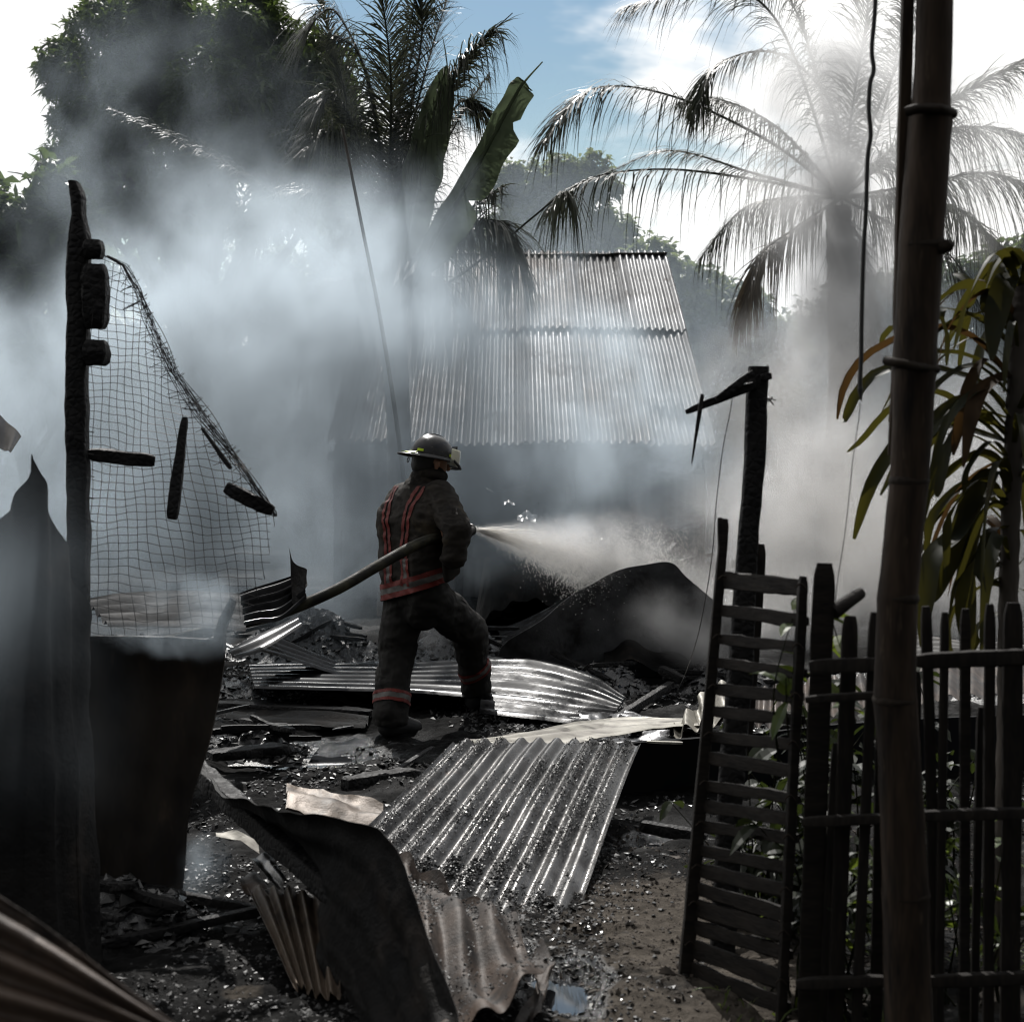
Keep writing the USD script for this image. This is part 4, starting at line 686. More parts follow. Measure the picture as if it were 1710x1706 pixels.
# ------------------------------------------------------------------ gate, burnt gatepost, fence, bamboo pole
gate = thing('slat_gate', 'narrow weathered gate of horizontal bamboo slats standing open', 'gate', (P(1180, 1640, 5.1)[0], 5.1, 0))
GL, GR = 5.1, 4.68
def gl(y): return 1213 - (y - 865) * .090
def gr(y): return 1341 - (y - 965) * .050
part('stile', beam(P(1211, 866, GL), P(gl(1650), 1650, GL), .042, .05, 1, .14, 60, up=(0, 1, 0), taper=(.62, 1)), SLATW, gate)
part('stile', beam(P(1202, 864, GL), P(1207, 960, GL), .018, .03, 2, .2, 12, up=(0, 1, 0)), SLATW, gate, label='short split prong at the top of the left stile')
part('stile', beam(P(gr(962), 962, GR), P(gr(1780), 1780, GR), .026, .045, 3, .14, 60, up=(0, 1, 0)), SLATW, gate)
for k, (a, b, c, d) in enumerate([(959, 977, 969, 993), (1010, 1025, 1029, 1047), (1060, 1072, 1074, 1088), (1099, 1111, 1117, 1132), (1142, 1157, 1156, 1171), (1180, 1194, 1194, 1209), (1221, 1237, 1237, 1250), (1254, 1272, 1282, 1297), (1302, 1318, 1328, 1340), (1335, 1352, 1362, 1376), (1371, 1385, 1392, 1408), (1410, 1424, 1442, 1458), (1442, 1458, 1479, 1497), (1472, 1489, 1521, 1540), (1502, 1521, 1546, 1573), (1535, 1551, 1585, 1603), (1566, 1590, 1630, 1652), (1604, 1622, 1672, 1694)]):
    ya, yb = (a + b) / 2, (c + d) / 2; ex = 10 + (k * 7) % 12
    pa, pb = P(gl(ya) - 4, ya, GL + .02), P(gr(yb) + ex * .7, yb, GR + .0); h = ((b - a) * GL + (d - c) * GR) / 2 / F
    part('slat', beam(pa, pb, .014, h * 1.38, k + 5, .34, 20), SLATW, gate)
    for x_, Yq in ((gl(ya) + 4, GL), (gr(yb) - 3, GR)):
        if k % 2 == 0: part('lashing', tube(spline([P(x_ - 9, ya if Yq == GL else yb, Yq - .03), P(x_, (ya if Yq == GL else yb) - 7, Yq - .032), P(x_ + 9, (ya if Yq == GL else yb) + 2, Yq - .03)], 8), .003, 5), BAMNODE, gate)
gp = thing('charred_post', 'burnt gatepost with a broken crossbar and a hanging charred strip behind the slat gate', 'post', (P(1210, 1590, 5.4)[0], 5.4, 0))
part('post', pole_px([(1250, 1284, 612, 5.4), (1246, 1281, 680, 5.4), (1242, 1277, 780, 5.4), (1233, 1267, 880, 5.4), (1224, 1262, 990, 5.4), (1215, 1258, 1120, 5.4), (1200, 1243, 1300, 5.4), (1184, 1228, 1600, 5.4)], .06, 8, .16, 80), CHAR, gp)
part('crossbar', beam(P(1145, 688, 5.36), P(1262, 642, 5.36), .03, .03, 5, .25, 24, taper=(.7, 1)), CHAR, gp)
part('brace', beam(P(1196, 668, 5.34), P(1258, 622, 5.34), .026, .026, 6, .25, 16), CHAR, gp)
part('stub', beam(P(1270, 630, 5.36), P(1288, 628, 5.36), .04, .03, 7, .2, 6), CHAR, gp)
part('hanging_strip', beam(P(1173, 658, 5.33), P(1155, 774, 5.31), .016, .02, 9, .3, 20, up=(0, 1, 0), taper=(1, .3)), CHAR, gp)
for k, (x, y) in enumerate([(1296, 668), (1292, 676), (1290, 662)]): part('bent_nail', tube(spline([P(1276, 665 + k, 5.36), P(1285, 666 + k * 2, 5.34), P(x, y, 5.32)], 8), .002, 5), WIRE, gp)
part('back_board', beam(P(1268, 908, 5.5), P(1243, 1250, 5.5), .05, .03, 11, .12, 24, up=(0, 1, 0)), WOOD, gp)

fence = thing('picket_fence', 'dark fence of split bamboo pickets along the right side', 'fence', (P(1560, 1780, 4.5)[0], 4.5, 0))
for k, (x0, y0, x1, w, Y) in enumerate([(1377, 940, 1350, 37, 4.6), (1420, 1028, 1394, 26, 4.56), (1460, 1022, 1430, 17, 4.52), (1476, 1030, 1463, 20, 4.62), (1546, 1012, 1567, 18, 4.5), (1578, 1022, 1567, 14, 4.46), (1612, 1016, 1610, 17, 4.44), (1653, 1008, 1650, 18, 4.42), (1692, 1006, 1686, 32, 4.4), (1740, 1012, 1728, 20, 4.38), (1368, 1180, 1345, 16, 4.64), (1398, 1240, 1372, 18, 4.6), (1528, 1120, 1515, 22, 4.6), (1638, 1180, 1626, 13, 4.5)]):
    yb = HOR + EYE * F / Y - 4; a, b = P(x0, y0, Y), P(x1, yb, Y); b[0] -= (x0 - x1) * .05 * Y / F
    part('picket', beam(a, b, w * Y / F, .02, k + 60, .1, 40, up=(0, 1, 0), chamfer=.3), WOOD if k % 3 else SLATW, fence)
for k, (a, b, h) in enumerate([((1525, 1104, 4.36), (1760, 1094, 4.3), 26), ((1352, 1112, 4.55), (1480, 1108, 4.48), 24), ((1340, 1372, 4.56), (1480, 1366, 4.48), 18), ((1530, 1362, 4.42), (1760, 1356, 4.3), 18), ((1330, 1642, 4.56), (1480, 1636, 4.48), 20), ((1540, 1638, 4.42), (1760, 1630, 4.3), 20), ((1345, 1168, 4.5), (1470, 1160, 4.45), 14)]):
    part('rail', beam(P(*a), P(*b), .03, h * 4.4 / F, k + 90, .12, 24), WOOD, fence)

bam = thing('bamboo_pole', 'thick bamboo pole rising past the top of the picture by the fence', 'pole', (P(1515, 1800, 4.25)[0], 4.25, 0))
def bx(y): return np.interp(y, [-300, 0, 190, 410, 610, 800, 1000, 1165, 1490, 1810], [1578, 1561, 1553, 1540, 1527, 1518, 1500, 1494, 1513, 1520])
def bw(y): return np.interp(y, [-300, 0, 188, 192, 410, 610, 800, 1000, 1165, 1490, 1810], [54, 60, 64, 72, 74, 70, 64, 66, 70, 76, 80])
ys = np.concatenate([np.arange(-300, 1812, 14.0)]); nod = np.array([190, 410, 610, 802, 998, 1168, 1492])
rad = bw(ys) / 2 * 4.25 / F * (1 + .045 * np.exp(-np.min(np.abs(ys[:, None] - nod), 1) / 9))
part('culm', bumpy(tube([P(bx(y) + 1.5 * math.sin(y * .011), y, 4.25) for y in ys], rad, 24), .0025, 14, 5), BAMBOO, bam, smooth=60)
for y in nod:
    part('node_ring', bumpy(tube([P(bx(y), y - 7, 4.25), P(bx(y), y - 2, 4.25), P(bx(y), y + 3, 4.25), P(bx(y), y + 8, 4.25)], np.array([.99, 1.045, 1.06, .99]) * bw(y) / 2 * 4.25 / F, 24), .002, 60, int(y)), BAMNODE, bam)
part('split_lath', beam(P(1524, -300, 4.3), P(1500, 560, 4.3), .03, .03, 40, .12, 60, up=(0, 1, 0)), BAMBOO, bam)
part('split_lath', beam(P(1500, 560, 4.31), P(1485, 760, 4.31), .022, .03, 41, .12, 30, up=(0, 1, 0), taper=(1, .4)), BAMBOO, bam)
part('tie', bumpy(tube(spline([P(1478, 602, 4.2), P(1500, 606, 4.17), P(1530, 612, 4.18), P(1565, 616, 4.24)], 24), .012, 8), .003, 60, 2), BAMNODE, bam)
part('tie', bumpy(tube(spline([P(1512, 188, 4.2), P(1535, 182, 4.19), P(1570, 182, 4.19), P(1592, 190, 4.24)], 24), .013, 8), .004, 60, 3), BAMNODE, bam)
part('branch_stub', bumpy(trimesh.Trimesh(*VF(tube(spline([P(1565, 408, 4.22), P(1580, 412, 4.2), P(1588, 404, 4.19)], 12), np.linspace(.022, .012, 12), 10))), .004, 60, 3), BAMNODE, bam)
obj('broken_bamboo', tube(spline([P(1392, 1022, 4.6), P(1415, 1005, 4.62), P(1437, 990, 4.66)], 12), np.linspace(.022, .017, 12), 10), SLATW, label='short broken bamboo stub poking out above the fence left of the pole', cat='bamboo')
obj('hanging_cable', tube(spline([P(*p, 4.7) for p in ((1466, -160), (1462, 0), (1456, 81), (1459, 116), (1453, 141), (1451, 183), (1454, 225), (1449, 264), (1446, 352), (1442, 422), (1439, 528), (1438, 598), (1436, 640), (1438, 668))], 160), np.r_[np.full(150, .0065), np.linspace(.0085, .003, 10)], 8), CABLE, label='thick black cable hanging left of the bamboo pole with a frayed end', cat='cable')
obj('hanging_wire', tube(spline([P(*p, 4.72) for p in ((1437, 668), (1434, 700), (1425, 760), (1421, 800), (1411, 890), (1398, 975), (1392, 1040))], 60), .0013, 5), WIRE, label='thin wire dangling from the frayed end of the thick cable', cat='wire')
obj('hanging_wire', tube(spline([P(1224, 655, 5.36), P(1219, 690, 5.4), P(1207, 750, 5.5), P(1196, 840, 5.7), P(1190, 920, 6), P(1178, 1000, 6.6), P(1163, 1070, 7.5), P(1143, 1128, 9), P(1132, 1150, 10.5)], 80), np.linspace(.0014, .0022, 80), 5), WIRE, label='thin slack wire running from the burnt crossbar down to the debris', cat='wire')

# ------------------------------------------------------------------ strap-leaved plant and weeds
def strap(path, w, mat_, root, k, twist=0.0):
    c = spline(path, 16); T = unit(np.gradient(c, axis=0)); S = unit(np.cross(T, A(.25 * math.sin(k * 2.1), .6 * math.cos(k * 1.7), 1))); Nn = np.cross(S, T); q = np.linspace(0, 1, 16)
    ww = w * np.sin(np.pi * np.clip(q * .9 + .08, 0, 1)) ** .6 * (1 + .25 * (meshkit.fbm(np.c_[q * 6, q * 0 + k, q * 0], 3, k) - .5)); a = twist * q * q
    S = S * np.cos(a)[:, None] + Nn * np.sin(a)[:, None]; Nn = np.cross(S, T)
    g = np.stack([c - S * ww[:, None] / 2 + Nn * ww[:, None] * .12, c - S * ww[:, None] / 4 + Nn * ww[:, None] * .02, c, c + S * ww[:, None] / 4 + Nn * ww[:, None] * .02, c + S * ww[:, None] / 2 + Nn * ww[:, None] * .12], 1)
    i = np.arange(80).reshape(16, 5); f = np.stack([i[:-1, :-1], i[1:, :-1], i[1:, 1:], i[:-1, 1:]], -1).reshape(-1, 4)
    part('leaf', (g.reshape(-1, 3), f), mat_, root, smooth=True)
PY = 5.2
plant = thing('strap_leaved_plant', 'tall plant with drooping strap leaves along its stem behind the fence', 'plant', (P(1692, 1640, PY)[0], PY, 0))
stem = [P(1668, 1690, PY), P(1680, 1300, PY), P(1684, 1000, PY), P(1692, 760, PY), P(1702, 560, PY), P(1708, 470, PY)]
sp = spline(stem, 80); part('stem', tube(sp, np.linspace(.034, .028, 80) * (1 + .06 * np.sin(np.arange(80) * 1.9)), 10), BARK, plant)
explicit = [  # drawn after the photograph: pixels along each leaf, width in pixels, dry, depth offsets
    ([(1700, 560), (1660, 500), (1625, 478), (1600, 480), (1578, 492)], 24, 0, -.1), ([(1698, 590), (1650, 545), (1600, 520), (1568, 520), (1580, 560), (1580, 610)], 20, 0, -.15), ([(1700, 470), (1672, 440), (1650, 500), (1640, 520)], 24, 0, -.05),
    ([(1695, 450), (1690, 424), (1670, 440), (1648, 480)], 30, 0, -.1), ([(1700, 440), (1692, 424), (1715, 450), (1740, 500)], 36, 0, -.15), ([(1655, 490), (1625, 475), (1605, 462), (1592, 457)], 14, 0, .1), ([(1700, 460), (1680, 470), (1660, 540), (1655, 600)], 34, 0, -.2),
    ([(1695, 640), (1640, 575), (1600, 552), (1565, 548), (1500, 565), (1440, 600), (1408, 650), (1398, 700)], 17, 1, .1), ([(1692, 650), (1650, 610), (1600, 590), (1560, 586), (1500, 548), (1478, 560), (1470, 575)], 18, 0, .15),
    ([(1690, 690), (1640, 640), (1590, 622), (1540, 612), (1470, 620), (1430, 660), (1412, 700), (1407, 705)], 20, 0, .12), ([(1690, 640), (1650, 600), (1620, 640), (1600, 720), (1592, 760)], 18, 1, -.1),
    ([(1690, 720), (1640, 700), (1580, 660), (1530, 655), (1480, 690), (1440, 735), (1415, 755)], 17, 0, .2), ([(1688, 700), (1630, 690), (1590, 735), (1570, 800), (1565, 830)], 26, 0, -.1),
    ([(1688, 740), (1640, 725), (1590, 712), (1548, 712), (1500, 740), (1460, 800), (1440, 850), (1426, 900)], 26, 0, .1), ([(1686, 770), (1640, 735), (1600, 725), (1550, 730)], 18, 0, .05), ([(1686, 790), (1650, 760), (1620, 765), (1575, 800), (1540, 850)], 24, 0, -.05),
    ([(1685, 800), (1650, 790), (1615, 850), (1590, 930), (1560, 990), (1545, 1010)], 30, 0, -.1), ([(1685, 830), (1640, 830), (1600, 890), (1560, 930), (1548, 1000), (1540, 1080)], 36, 0, -.15), ([(1684, 850), (1650, 850), (1620, 940), (1615, 1030), (1620, 1090)], 40, 0, -.1),
    ([(1684, 880), (1655, 890), (1640, 960), (1640, 1060)], 28, 0, -.2), ([(1684, 800), (1720, 780), (1760, 850)], 24, 0, 0), ([(1690, 660), (1730, 640), (1780, 700)], 26, 0, 0), ([(1695, 560), (1740, 540), (1790, 590)], 26, 0, 0), ([(1684, 900), (1710, 890), (1740, 960)], 24, 0, 0),
    ([(1684, 930), (1664, 945), (1650, 935)], 10, 0, 0), ([(1684, 960), (1700, 945), (1712, 930)], 12, 0, 0), ([(1684, 985), (1662, 975), (1648, 985)], 14, 0, 0), ([(1684, 1000), (1704, 985), (1715, 990)], 14, 0, 0), ([(1690, 620), (1640, 650), (1620, 700), (1608, 780)], 24, 1, -.25), ([(1688, 760), (1620, 800), (1580, 860), (1550, 940), (1542, 985)], 22, 1, .05),
    ([(1684, 960), (1640, 980), (1600, 1010), (1580, 1070), (1610, 1130)], 18, 0, -.05), ([(1684, 1020), (1640, 1040), (1616, 1100)], 22, 0, .1), ([(1700, 520), (1650, 560), (1630, 640), (1625, 700)], 30, 0, .1)]
for k, (pts, w, dry, dY) in enumerate(explicit):
    n_ = len(pts); path = [P(x, y, PY + dY * (i / (n_ - 1))) for i, (x, y) in enumerate(pts)]
    strap(path, w * PY / F * 1.15, STRAPDRY if dry else STRAP, plant, k, rng.uniform(-.5, .5))
r_ = np.random.default_rng(515)
for k in range(46):
    f_ = r_.uniform(.42, .99); c0 = sp[int(f_ * 79)]; a_ = r_.uniform(0, 2 * np.pi); d_ = A(math.cos(a_), math.sin(a_), 0); L_ = r_.uniform(.3, .52) * (.75 if f_ < .6 else 1)
    strap([c0, c0 + d_ * L_ * .35 + A(0, 0, .16 * L_ + .04), c0 + d_ * L_ * .75 + A(0, 0, .02 - .1 * L_), c0 + d_ * L_ * r_.uniform(.8, 1) - A(0, 0, L_ * r_.uniform(.35, .8))], r_.uniform(.022, .042), STRAPDRY if k % 6 == 0 else STRAP, plant, k + 50, r_.uniform(-.9, .9))
DARKWEED = surf('dark_weed_leaf', (.008, .012, .006), (.016, .022, .009), 9, (.4, .6), spec=.25, trans=(.025, .035, .007))
WEED = surf('weed_leaf', (.045, .07, .02), (.08, .10, .03), 9, (.3, .5), trans=(.12, .16, .02))
for k, (x, y, h, n_, lab) in enumerate([(1400, 1420, .5, 30, 'low broad-leaved weed behind the fence just right of the gate'), (1300, 1360, .3, 14, 'small yellowish weed seen through the gate slats'), (1440, 1480, .45, 24, 'weed growing between the gate and the bamboo pole'), (1585, 1470, .5, 30, 'bushy weed right of the bamboo pole behind the fence'), (1650, 1500, .55, 30, 'weed with pale leaf tips at the foot of the strap-leaved plant'), (1420, 1150, .1, 10, 'yellow-green sprig at the top of the fence by the broken bamboo stub'), (1290, 1120, .25, 8, 'few dark leaves hanging behind the upper gate slats')]):
    Y = 4.9 if k < 5 else 4.75; b0 = P(x, y, Y); t = thing('weed', lab, 'weed', tuple(b0)); r_ = np.random.default_rng(200 + k); st = []; pos = []; dd = []
    base = A(b0[0], Y, 0) if k < 5 else b0 - A(0, 0, h)
    for j in range(max(2, n_ // 5)):
        e = b0 + r_.normal(size=3) * A(.09, .06, .09) + A(0, 0, h * .2); c = spline([base + r_.normal(size=3) * A(.03, .03, 0), (base + e) / 2 + r_.normal(size=3) * .03, e], 12); st.append(tube(c, np.linspace(.004, .0015, 12), 5))
        for m in range(5): pos.append(c[r_.integers(5, 12)]); dd.append(r_.normal(size=3) * A(1, 1, .5) + A(0, 0, .2))
    part('stem', join(*st), STRAP, t); part('foliage', leaves(np.array(pos), np.array(dd), r_.uniform(.05, .1, len(pos)), r_.uniform(.03, .05, len(pos)), .4, k, 4), WEED, t, smooth=False, kind='stuff')
r_ = np.random.default_rng(640)
for k in range(16):
    x, Y, h = r_.uniform(.72, 1.75), r_.uniform(4.75, 6.3), r_.uniform(.25, .75); t = thing('weed', 'dark broad-leaved weed in the thicket behind the picket fence', 'weed', (x, Y, 0), 'weeds in the thicket behind the fence'); st, pos, dd = [], [], []
    for j in range(6):
        e = A(x, Y, h) + r_.normal(size=3) * A(.12, .12, .12); c = spline([A(x, Y, 0) + r_.normal(size=3) * A(.04, .04, 0), A(x, Y, h * .5) + r_.normal(size=3) * .05, e], 14); st.append(tube(c, np.linspace(.005, .0015, 14), 5))
        for m in range(9): pos.append(c[r_.integers(4, 14)]); dd.append(r_.normal(size=3) * A(1, 1, .5) + A(0, 0, .15))
    part('stem', join(*st), STRAP, t); part('foliage', leaves(np.array(pos), np.array(dd), r_.uniform(.06, .13, len(pos)), r_.uniform(.03, .055, len(pos)), .5, k + 40, 4), DARKWEED, t, smooth=False, kind='stuff')
gx_, gy_ = scatter(900, .6, 2.0, 4.3, 5.4, 55)
obj('grass', leaves(np.stack([gx_, gy_, ground_z(gx_, gy_)], -1), np.random.default_rng(5).normal(size=(len(gx_), 3)) * .5 + A(0, 0, 1), np.random.default_rng(6).uniform(.04, .12, len(gx_)), .006, .5, 3, 3), WEED, kind='stuff', label='thin grass growing along the foot of the fence', smooth=False)

# ------------------------------------------------------------------ firefighter
def ball(c, r, n=20): return m3.Manifold.sphere(r, n).translate([float(x) for x in c])
def flesh(bones, fine=.02, it=12, wr=0.0, ws=9, seed=0):
    """One continuous tapered surface round bones ((a, ra), (b, rb) ...): hulls of balls, joined, refined and smoothed."""
    parts = [m3.Manifold.batch_hull([ball(c, r) for c, r in b]) for b in bones]
    m = m3.Manifold.batch_boolean(parts, m3.OpType.Add).refine_to_length(fine)
    v, f = VF(m); t = trimesh.Trimesh(v, f, process=True); trimesh.smoothing.filter_taubin(t, lamb=.5, nu=.5 * .98, iterations=it)
    if wr: v, f = bumpy(t, wr, ws, seed, 4); t = trimesh.Trimesh(v, f, process=False)
    return t
AZ = math.radians(48); fw, rt = A(math.sin(AZ), math.cos(AZ), 0), A(math.cos(AZ), -math.sin(AZ), 0); UP = A(0, 0, 1)
pel, bel, che, sho = P(697, 990, 9.9), P(694, 940, 9.9), P(695, 868, 9.9), P(700, 818, 9.92)
shR, shL = sho + rt * .18 + fw * .01 - UP * .035, sho - rt * .165 + fw * .03 - UP * .065
elR, wrR = P(757, 928, 9.58), P(766, 893, 9.80)
elL, wrL = P(688, 930, 10.28), P(742, 902, 10.08)
nozA, nozB = P(742, 899, 9.86), P(787, 884, 10.08)
hipR, hipL = pel + rt * .105 - UP * .02, pel - rt * .105 - UP * .02
knR, anR = P(783, 1052, 10.22), P(796, 1150, 10.5)
knL, anL = P(661, 1095, 9.93), P(652, 1192, 9.78)
head_c = P(722, 768, 9.93); HA = math.radians(66); hf, hr = A(math.sin(HA), math.cos(HA), 0), A(math.cos(HA), -math.sin(HA), 0)
hf = unit(hf - UP * .2); hu = unit(np.cross(hr, hf)); hu = hu if hu[2] > 0 else -hu
man = thing('person', 'firefighter in a dark coat with red stripes and black helmet spraying water from a hose', 'person', (pel[0], pel[1], 0))
body = flesh([
    [(pel - rt * .09, .11), (pel + rt * .09, .11), (bel - rt * .07, .115), (bel + rt * .07, .115)], [(bel - rt * .07, .115), (bel + rt * .07, .115), (che - rt * .1, .12), (che + rt * .1, .12)],
    [(che - rt * .1, .12), (che + rt * .1, .12), (sho - rt * .13 - UP * .03, .06), (sho + rt * .13 - UP * .03, .06)], [(sho, .07), (head_c - UP * .07 - hf * .015, .062)],
    [(head_c + hu * .02 - hf * .012, .098), (head_c - hu * .045 + hf * .035, .062), (head_c - hu * .085 + hf * .055, .034)], [(head_c - hu * .01 + hf * .1, .016), (head_c - hu * .03 + hf * .108, .017)],
    [(head_c + hr * .09 - hu * .015, .018), (head_c + hr * .088 - hu * .045, .012)], [(head_c - hr * .09 - hu * .015, .018), (head_c - hr * .088 - hu * .045, .012)],
    [(shR, .05), (elR, .034)], [(elR, .034), (wrR, .026)], [(shL, .05), (elL, .034)], [(elL, .034), (wrL, .026)],
    [(hipR, .1), (knR, .07)], [(knR, .07), (anR, .05)], [(hipL, .1), (knL, .07)], [(knL, .07), (anL, .05)]], .018, 10)
bd = part('body', body, SKIN, man)
for s in (-1, 1): part('eye', (trimesh.creation.icosphere(2, .012).vertices + head_c + hf * .088 + hr * s * .032 + hu * .002, trimesh.creation.icosphere(2, .012).faces), surf('eye_white' + str(s).replace('-', 'n'), (.5, .5, .48), (.45, .45, .43), 30, (.2, .3)), bd)
part('hair', flesh([[(head_c + hu * .03 - hf * .025, .1), (head_c - hu * .035 - hf * .045, .08)]], .02, 4, .004, 60, 2), HAIR, man)
jac = flesh([
    [(pel - rt * .125 - UP * .12, .135), (pel + rt * .125 - UP * .1, .14), (bel - rt * .115, .145), (bel + rt * .115, .145)], [(bel - rt * .115, .145), (bel + rt * .115, .145), (che - rt * .135, .15), (che + rt * .13, .15)],
    [(che - rt * .135, .15), (che + rt * .13, .15), (sho - rt * .15 - UP * .045, .085), (sho + rt * .15 - UP * .045, .085), (sho - fw * .045 - UP * .06, .1)], [(sho - UP * .02, .108), (head_c - UP * .095 - hf * .012, .09)],
    [(shR, .098), (P(764, 885, 9.58), .082)], [(P(764, 885, 9.58), .082), (elR, .075)], [(elR, .075), (wrR, .058)], [(shL, .095), (elL, .075)], [(elL, .075), (wrL, .058)]], .013, 9, .011, 8, 3)
v, f = VF(jac); v, f = bumpy((v, f), .005, 24, 8); jac = trimesh.Trimesh(v, f, process=False)
def folds(m, amp, scale, seed, sq=(1, 1, 2.2)):
    v, f = VF(m); n = trimesh.Trimesh(v, f, process=False).vertex_normals; w = v * A(*sq) * scale + meshkit.fbm(v * 5, 3, seed)[:, None] * 1.6
    return trimesh.Trimesh(v + n * (amp * (np.abs(meshkit.fbm(w, 3, seed + 5) - .5) * -4 + .6))[:, None], f, process=False)
jac = folds(jac, .012, 5.5, 21)
def cut(m, n, o): return trimesh.intersections.slice_mesh_plane(m, n, o, cap=False)
HN = unit(A(-.33, 0, 1)); HO = P(640, 1004, 9.9); jac = cut(jac, HN, HO)
part('coat', jac, COAT, man, smooth=60)
vn = trimesh.Trimesh(jac.vertices, jac.faces, process=False)
def strip(planes, off, name, mat, label=None, keep=None):
    m = vn.copy()
    for n, o in planes: m = cut(m, n, o)
    if keep is not None: m.update_faces(keep(m.triangles_center)); 
    m.remove_unreferenced_vertices()
    if len(m.faces): part(name, (m.vertices + m.vertex_normals * off, m.faces), mat, man, label, smooth=60)
torso = lambda c: (np.linalg.norm((c - elR) * A(1, 1, .6), axis=1) > .12) & (np.linalg.norm((c - elL) * A(1, 1, .6), axis=1) > .1)
def hem(a, b): return [(HN, HO + HN * a), (-HN, HO + HN * b)]
strip(hem(.004, .035), .005, 'red_stripe', REDTRIM, keep=torso); strip(hem(.035, .068), .004, 'grey_stripe', GREYTRIM, keep=torso); strip(hem(.068, .096), .005, 'red_stripe', REDTRIM, keep=torso)
back = lambda c: ((c - che) @ fw < -.01)
def vert(x0, x1, z0, z1, lean=0.0):
    n = unit(rt + UP * lean); return [(n, che + rt * x0), (-n, che + rt * x1), (UP, P(0, z1, 9.9)), (-UP, P(0, z0, 9.9))]
LN = -.12
for a, b, c in ((.062, .088, 0), (.104, .128, 0), (-.128, -.104, 0), (-.088, -.062, 0)):
    strip(vert(a, b, 812, 930, LN if a > 0 else -LN), .005, 'red_stripe', REDTRIM, keep=back)
for a, b in ((.04, .062), (.094, .118), (-.118, -.094), (-.062, -.04)): strip(vert(a, b, 930, 975), .005, 'red_stripe', REDTRIM, keep=back)
for a in (.062, -.094): strip(vert(a, a + .032, 930, 975), .004, 'grey_stripe', GREYTRIM, keep=back)
part('collar', flesh([[(head_c - UP * .09 - hf * .012 + d * .072, .036), (head_c - UP * .09 - hf * .012 + e * .072, .036)] for d, e in [(math.cos(a) * hf + math.sin(a) * hr, math.cos(a + .63) * hf + math.sin(a + .63) * hr) for a in np.arange(10) * .63]], .014, 5, .004, 20, 5), COAT, man)
part('pocket', flesh([[(P(752, 950, 9.62) + d, .02) for d in (A(-.03, 0, .05), A(.035, .06, .05), A(-.02, 0, -.06), A(.035, .06, -.02))]], .014, 3, .004, 20, 6), COAT, man)
tr = flesh([[(pel - rt * .1, .125), (pel + rt * .1, .125), (pel - UP * .1 - rt * .06, .11), (pel - UP * .1 + rt * .06, .11)], [(hipR, .13), (knR, .108)], [(knR, .108), (anR, .092)], [(hipL, .13), (knL, .108)], [(knL, .108), (anL, .102)], [(anL, .102), (anL - UP * .03, .1)]], .014, 8, .014, 7, 11)
v, f = VF(tr); v, f = bumpy((v, f), .006, 22, 9); tr = folds(trimesh.Trimesh(v, f, process=False), .013, 6, 33, (1, 1, 1.8)); tr = cut(tr, UP, anL - UP * .06); part('trousers', tr, TROUSER, man, smooth=60)
vn = trimesh.Trimesh(tr.vertices, tr.faces, process=False)
dl = unit(knL - anL); dr_ = unit(knR - anR); isL = lambda c: np.linalg.norm((c - anL) - np.outer((c - anL) @ dl, dl), axis=1) < .16; isR = lambda c: (np.linalg.norm((c - anR) - np.outer((c - anR) @ dr_, dr_), axis=1) < .16)
def band(o, d, h, which):
    for a, b, nm, mt, of in ((0, .02, 'red_stripe', REDTRIM, .005), (.02, .05, 'grey_stripe', GREYTRIM, .004), (.05, .07, 'red_stripe', REDTRIM, .005)): strip([(d, o + d * (h + a)), (-d, o + d * (h + b))], of, nm, mt, keep=which)
band(anL, dl, .055, isL); band(anR, unit(dr_ + A(-.45, 0, 0)), .135, isR)
def boot(an, d, nm='boot'):
    sole = an[2]
    m = flesh([[(an + UP * .03, .085), (an - UP * (.02), .075)], [(an - UP * .02, .075), (an - UP * .04 - d * .02, .06), (an - UP * .05 + d * .1, .05), (an - UP * .055 + d * .17, .042)]], .014, 6, .004, 16, 2)
    return m
zL, zR = G(anL[0], anL[1]), G(anR[0], anR[1])
part('boot', boot(A(anL[0], anL[1], zL + .09), unit(fw + A(.2, 0, 0))), RUBBER, man); part('boot', boot(A(anR[0], anR[1], anR[2] - .03), unit(fw)), RUBBER, man)
part('boot', flesh([[(anL - UP * .03, .08), (A(anL[0], anL[1], zL + .1), .08)]], .016, 4), RUBBER, man)
def glove(wr, c, axis, r, side):
    """A gloved hand closed round a bar at c along axis: palm, four unequal bent fingers and a thumb."""
    axis = unit(axis); o = wr - c; o = unit(o - axis * np.dot(o, axis)); w = np.cross(axis, o) * side; B = []
    R_ = r + .012; pc = c + o * (R_ + .012)
    B.append([(wr, .036), (pc - axis * .028, .02), (pc + axis * .028, .02)]); B.append([(pc - axis * .032, .017), (pc + axis * .032, .017), (c + (o * .8 + w * .6) * R_ - axis * .03, .014), (c + (o * .8 + w * .6) * R_ + axis * .03, .014)])
    for k, ln in enumerate((2.5, 2.9, 2.75, 2.2)):
        pts = [c + axis * (-.034 + .0225 * k) + (o * math.cos(a) + w * math.sin(a)) * (R_ + .002) for a in np.linspace(.6, .6 + ln, 5)]
        for a, b in zip(pts[:-1], pts[1:]): B.append([(a, .0105), (b, .0098)])
    th = [c + axis * .04 + (o * math.cos(a) - w * math.sin(a)) * (R_ + .004) for a in np.linspace(.1, 1.7, 4)]
    for a, b in zip(th[:-1], th[1:]): B.append([(a, .0125), (b, .011)])
    return flesh(B, .006, 4)
part('glove', glove(wrR, nozA * .3 + nozB * .7, nozB - nozA, .024, 1), GLOVE, man); part('glove', glove(wrL, nozA * .75 + nozB * .25 , nozB - nozA, .03, -1), GLOVE, man)
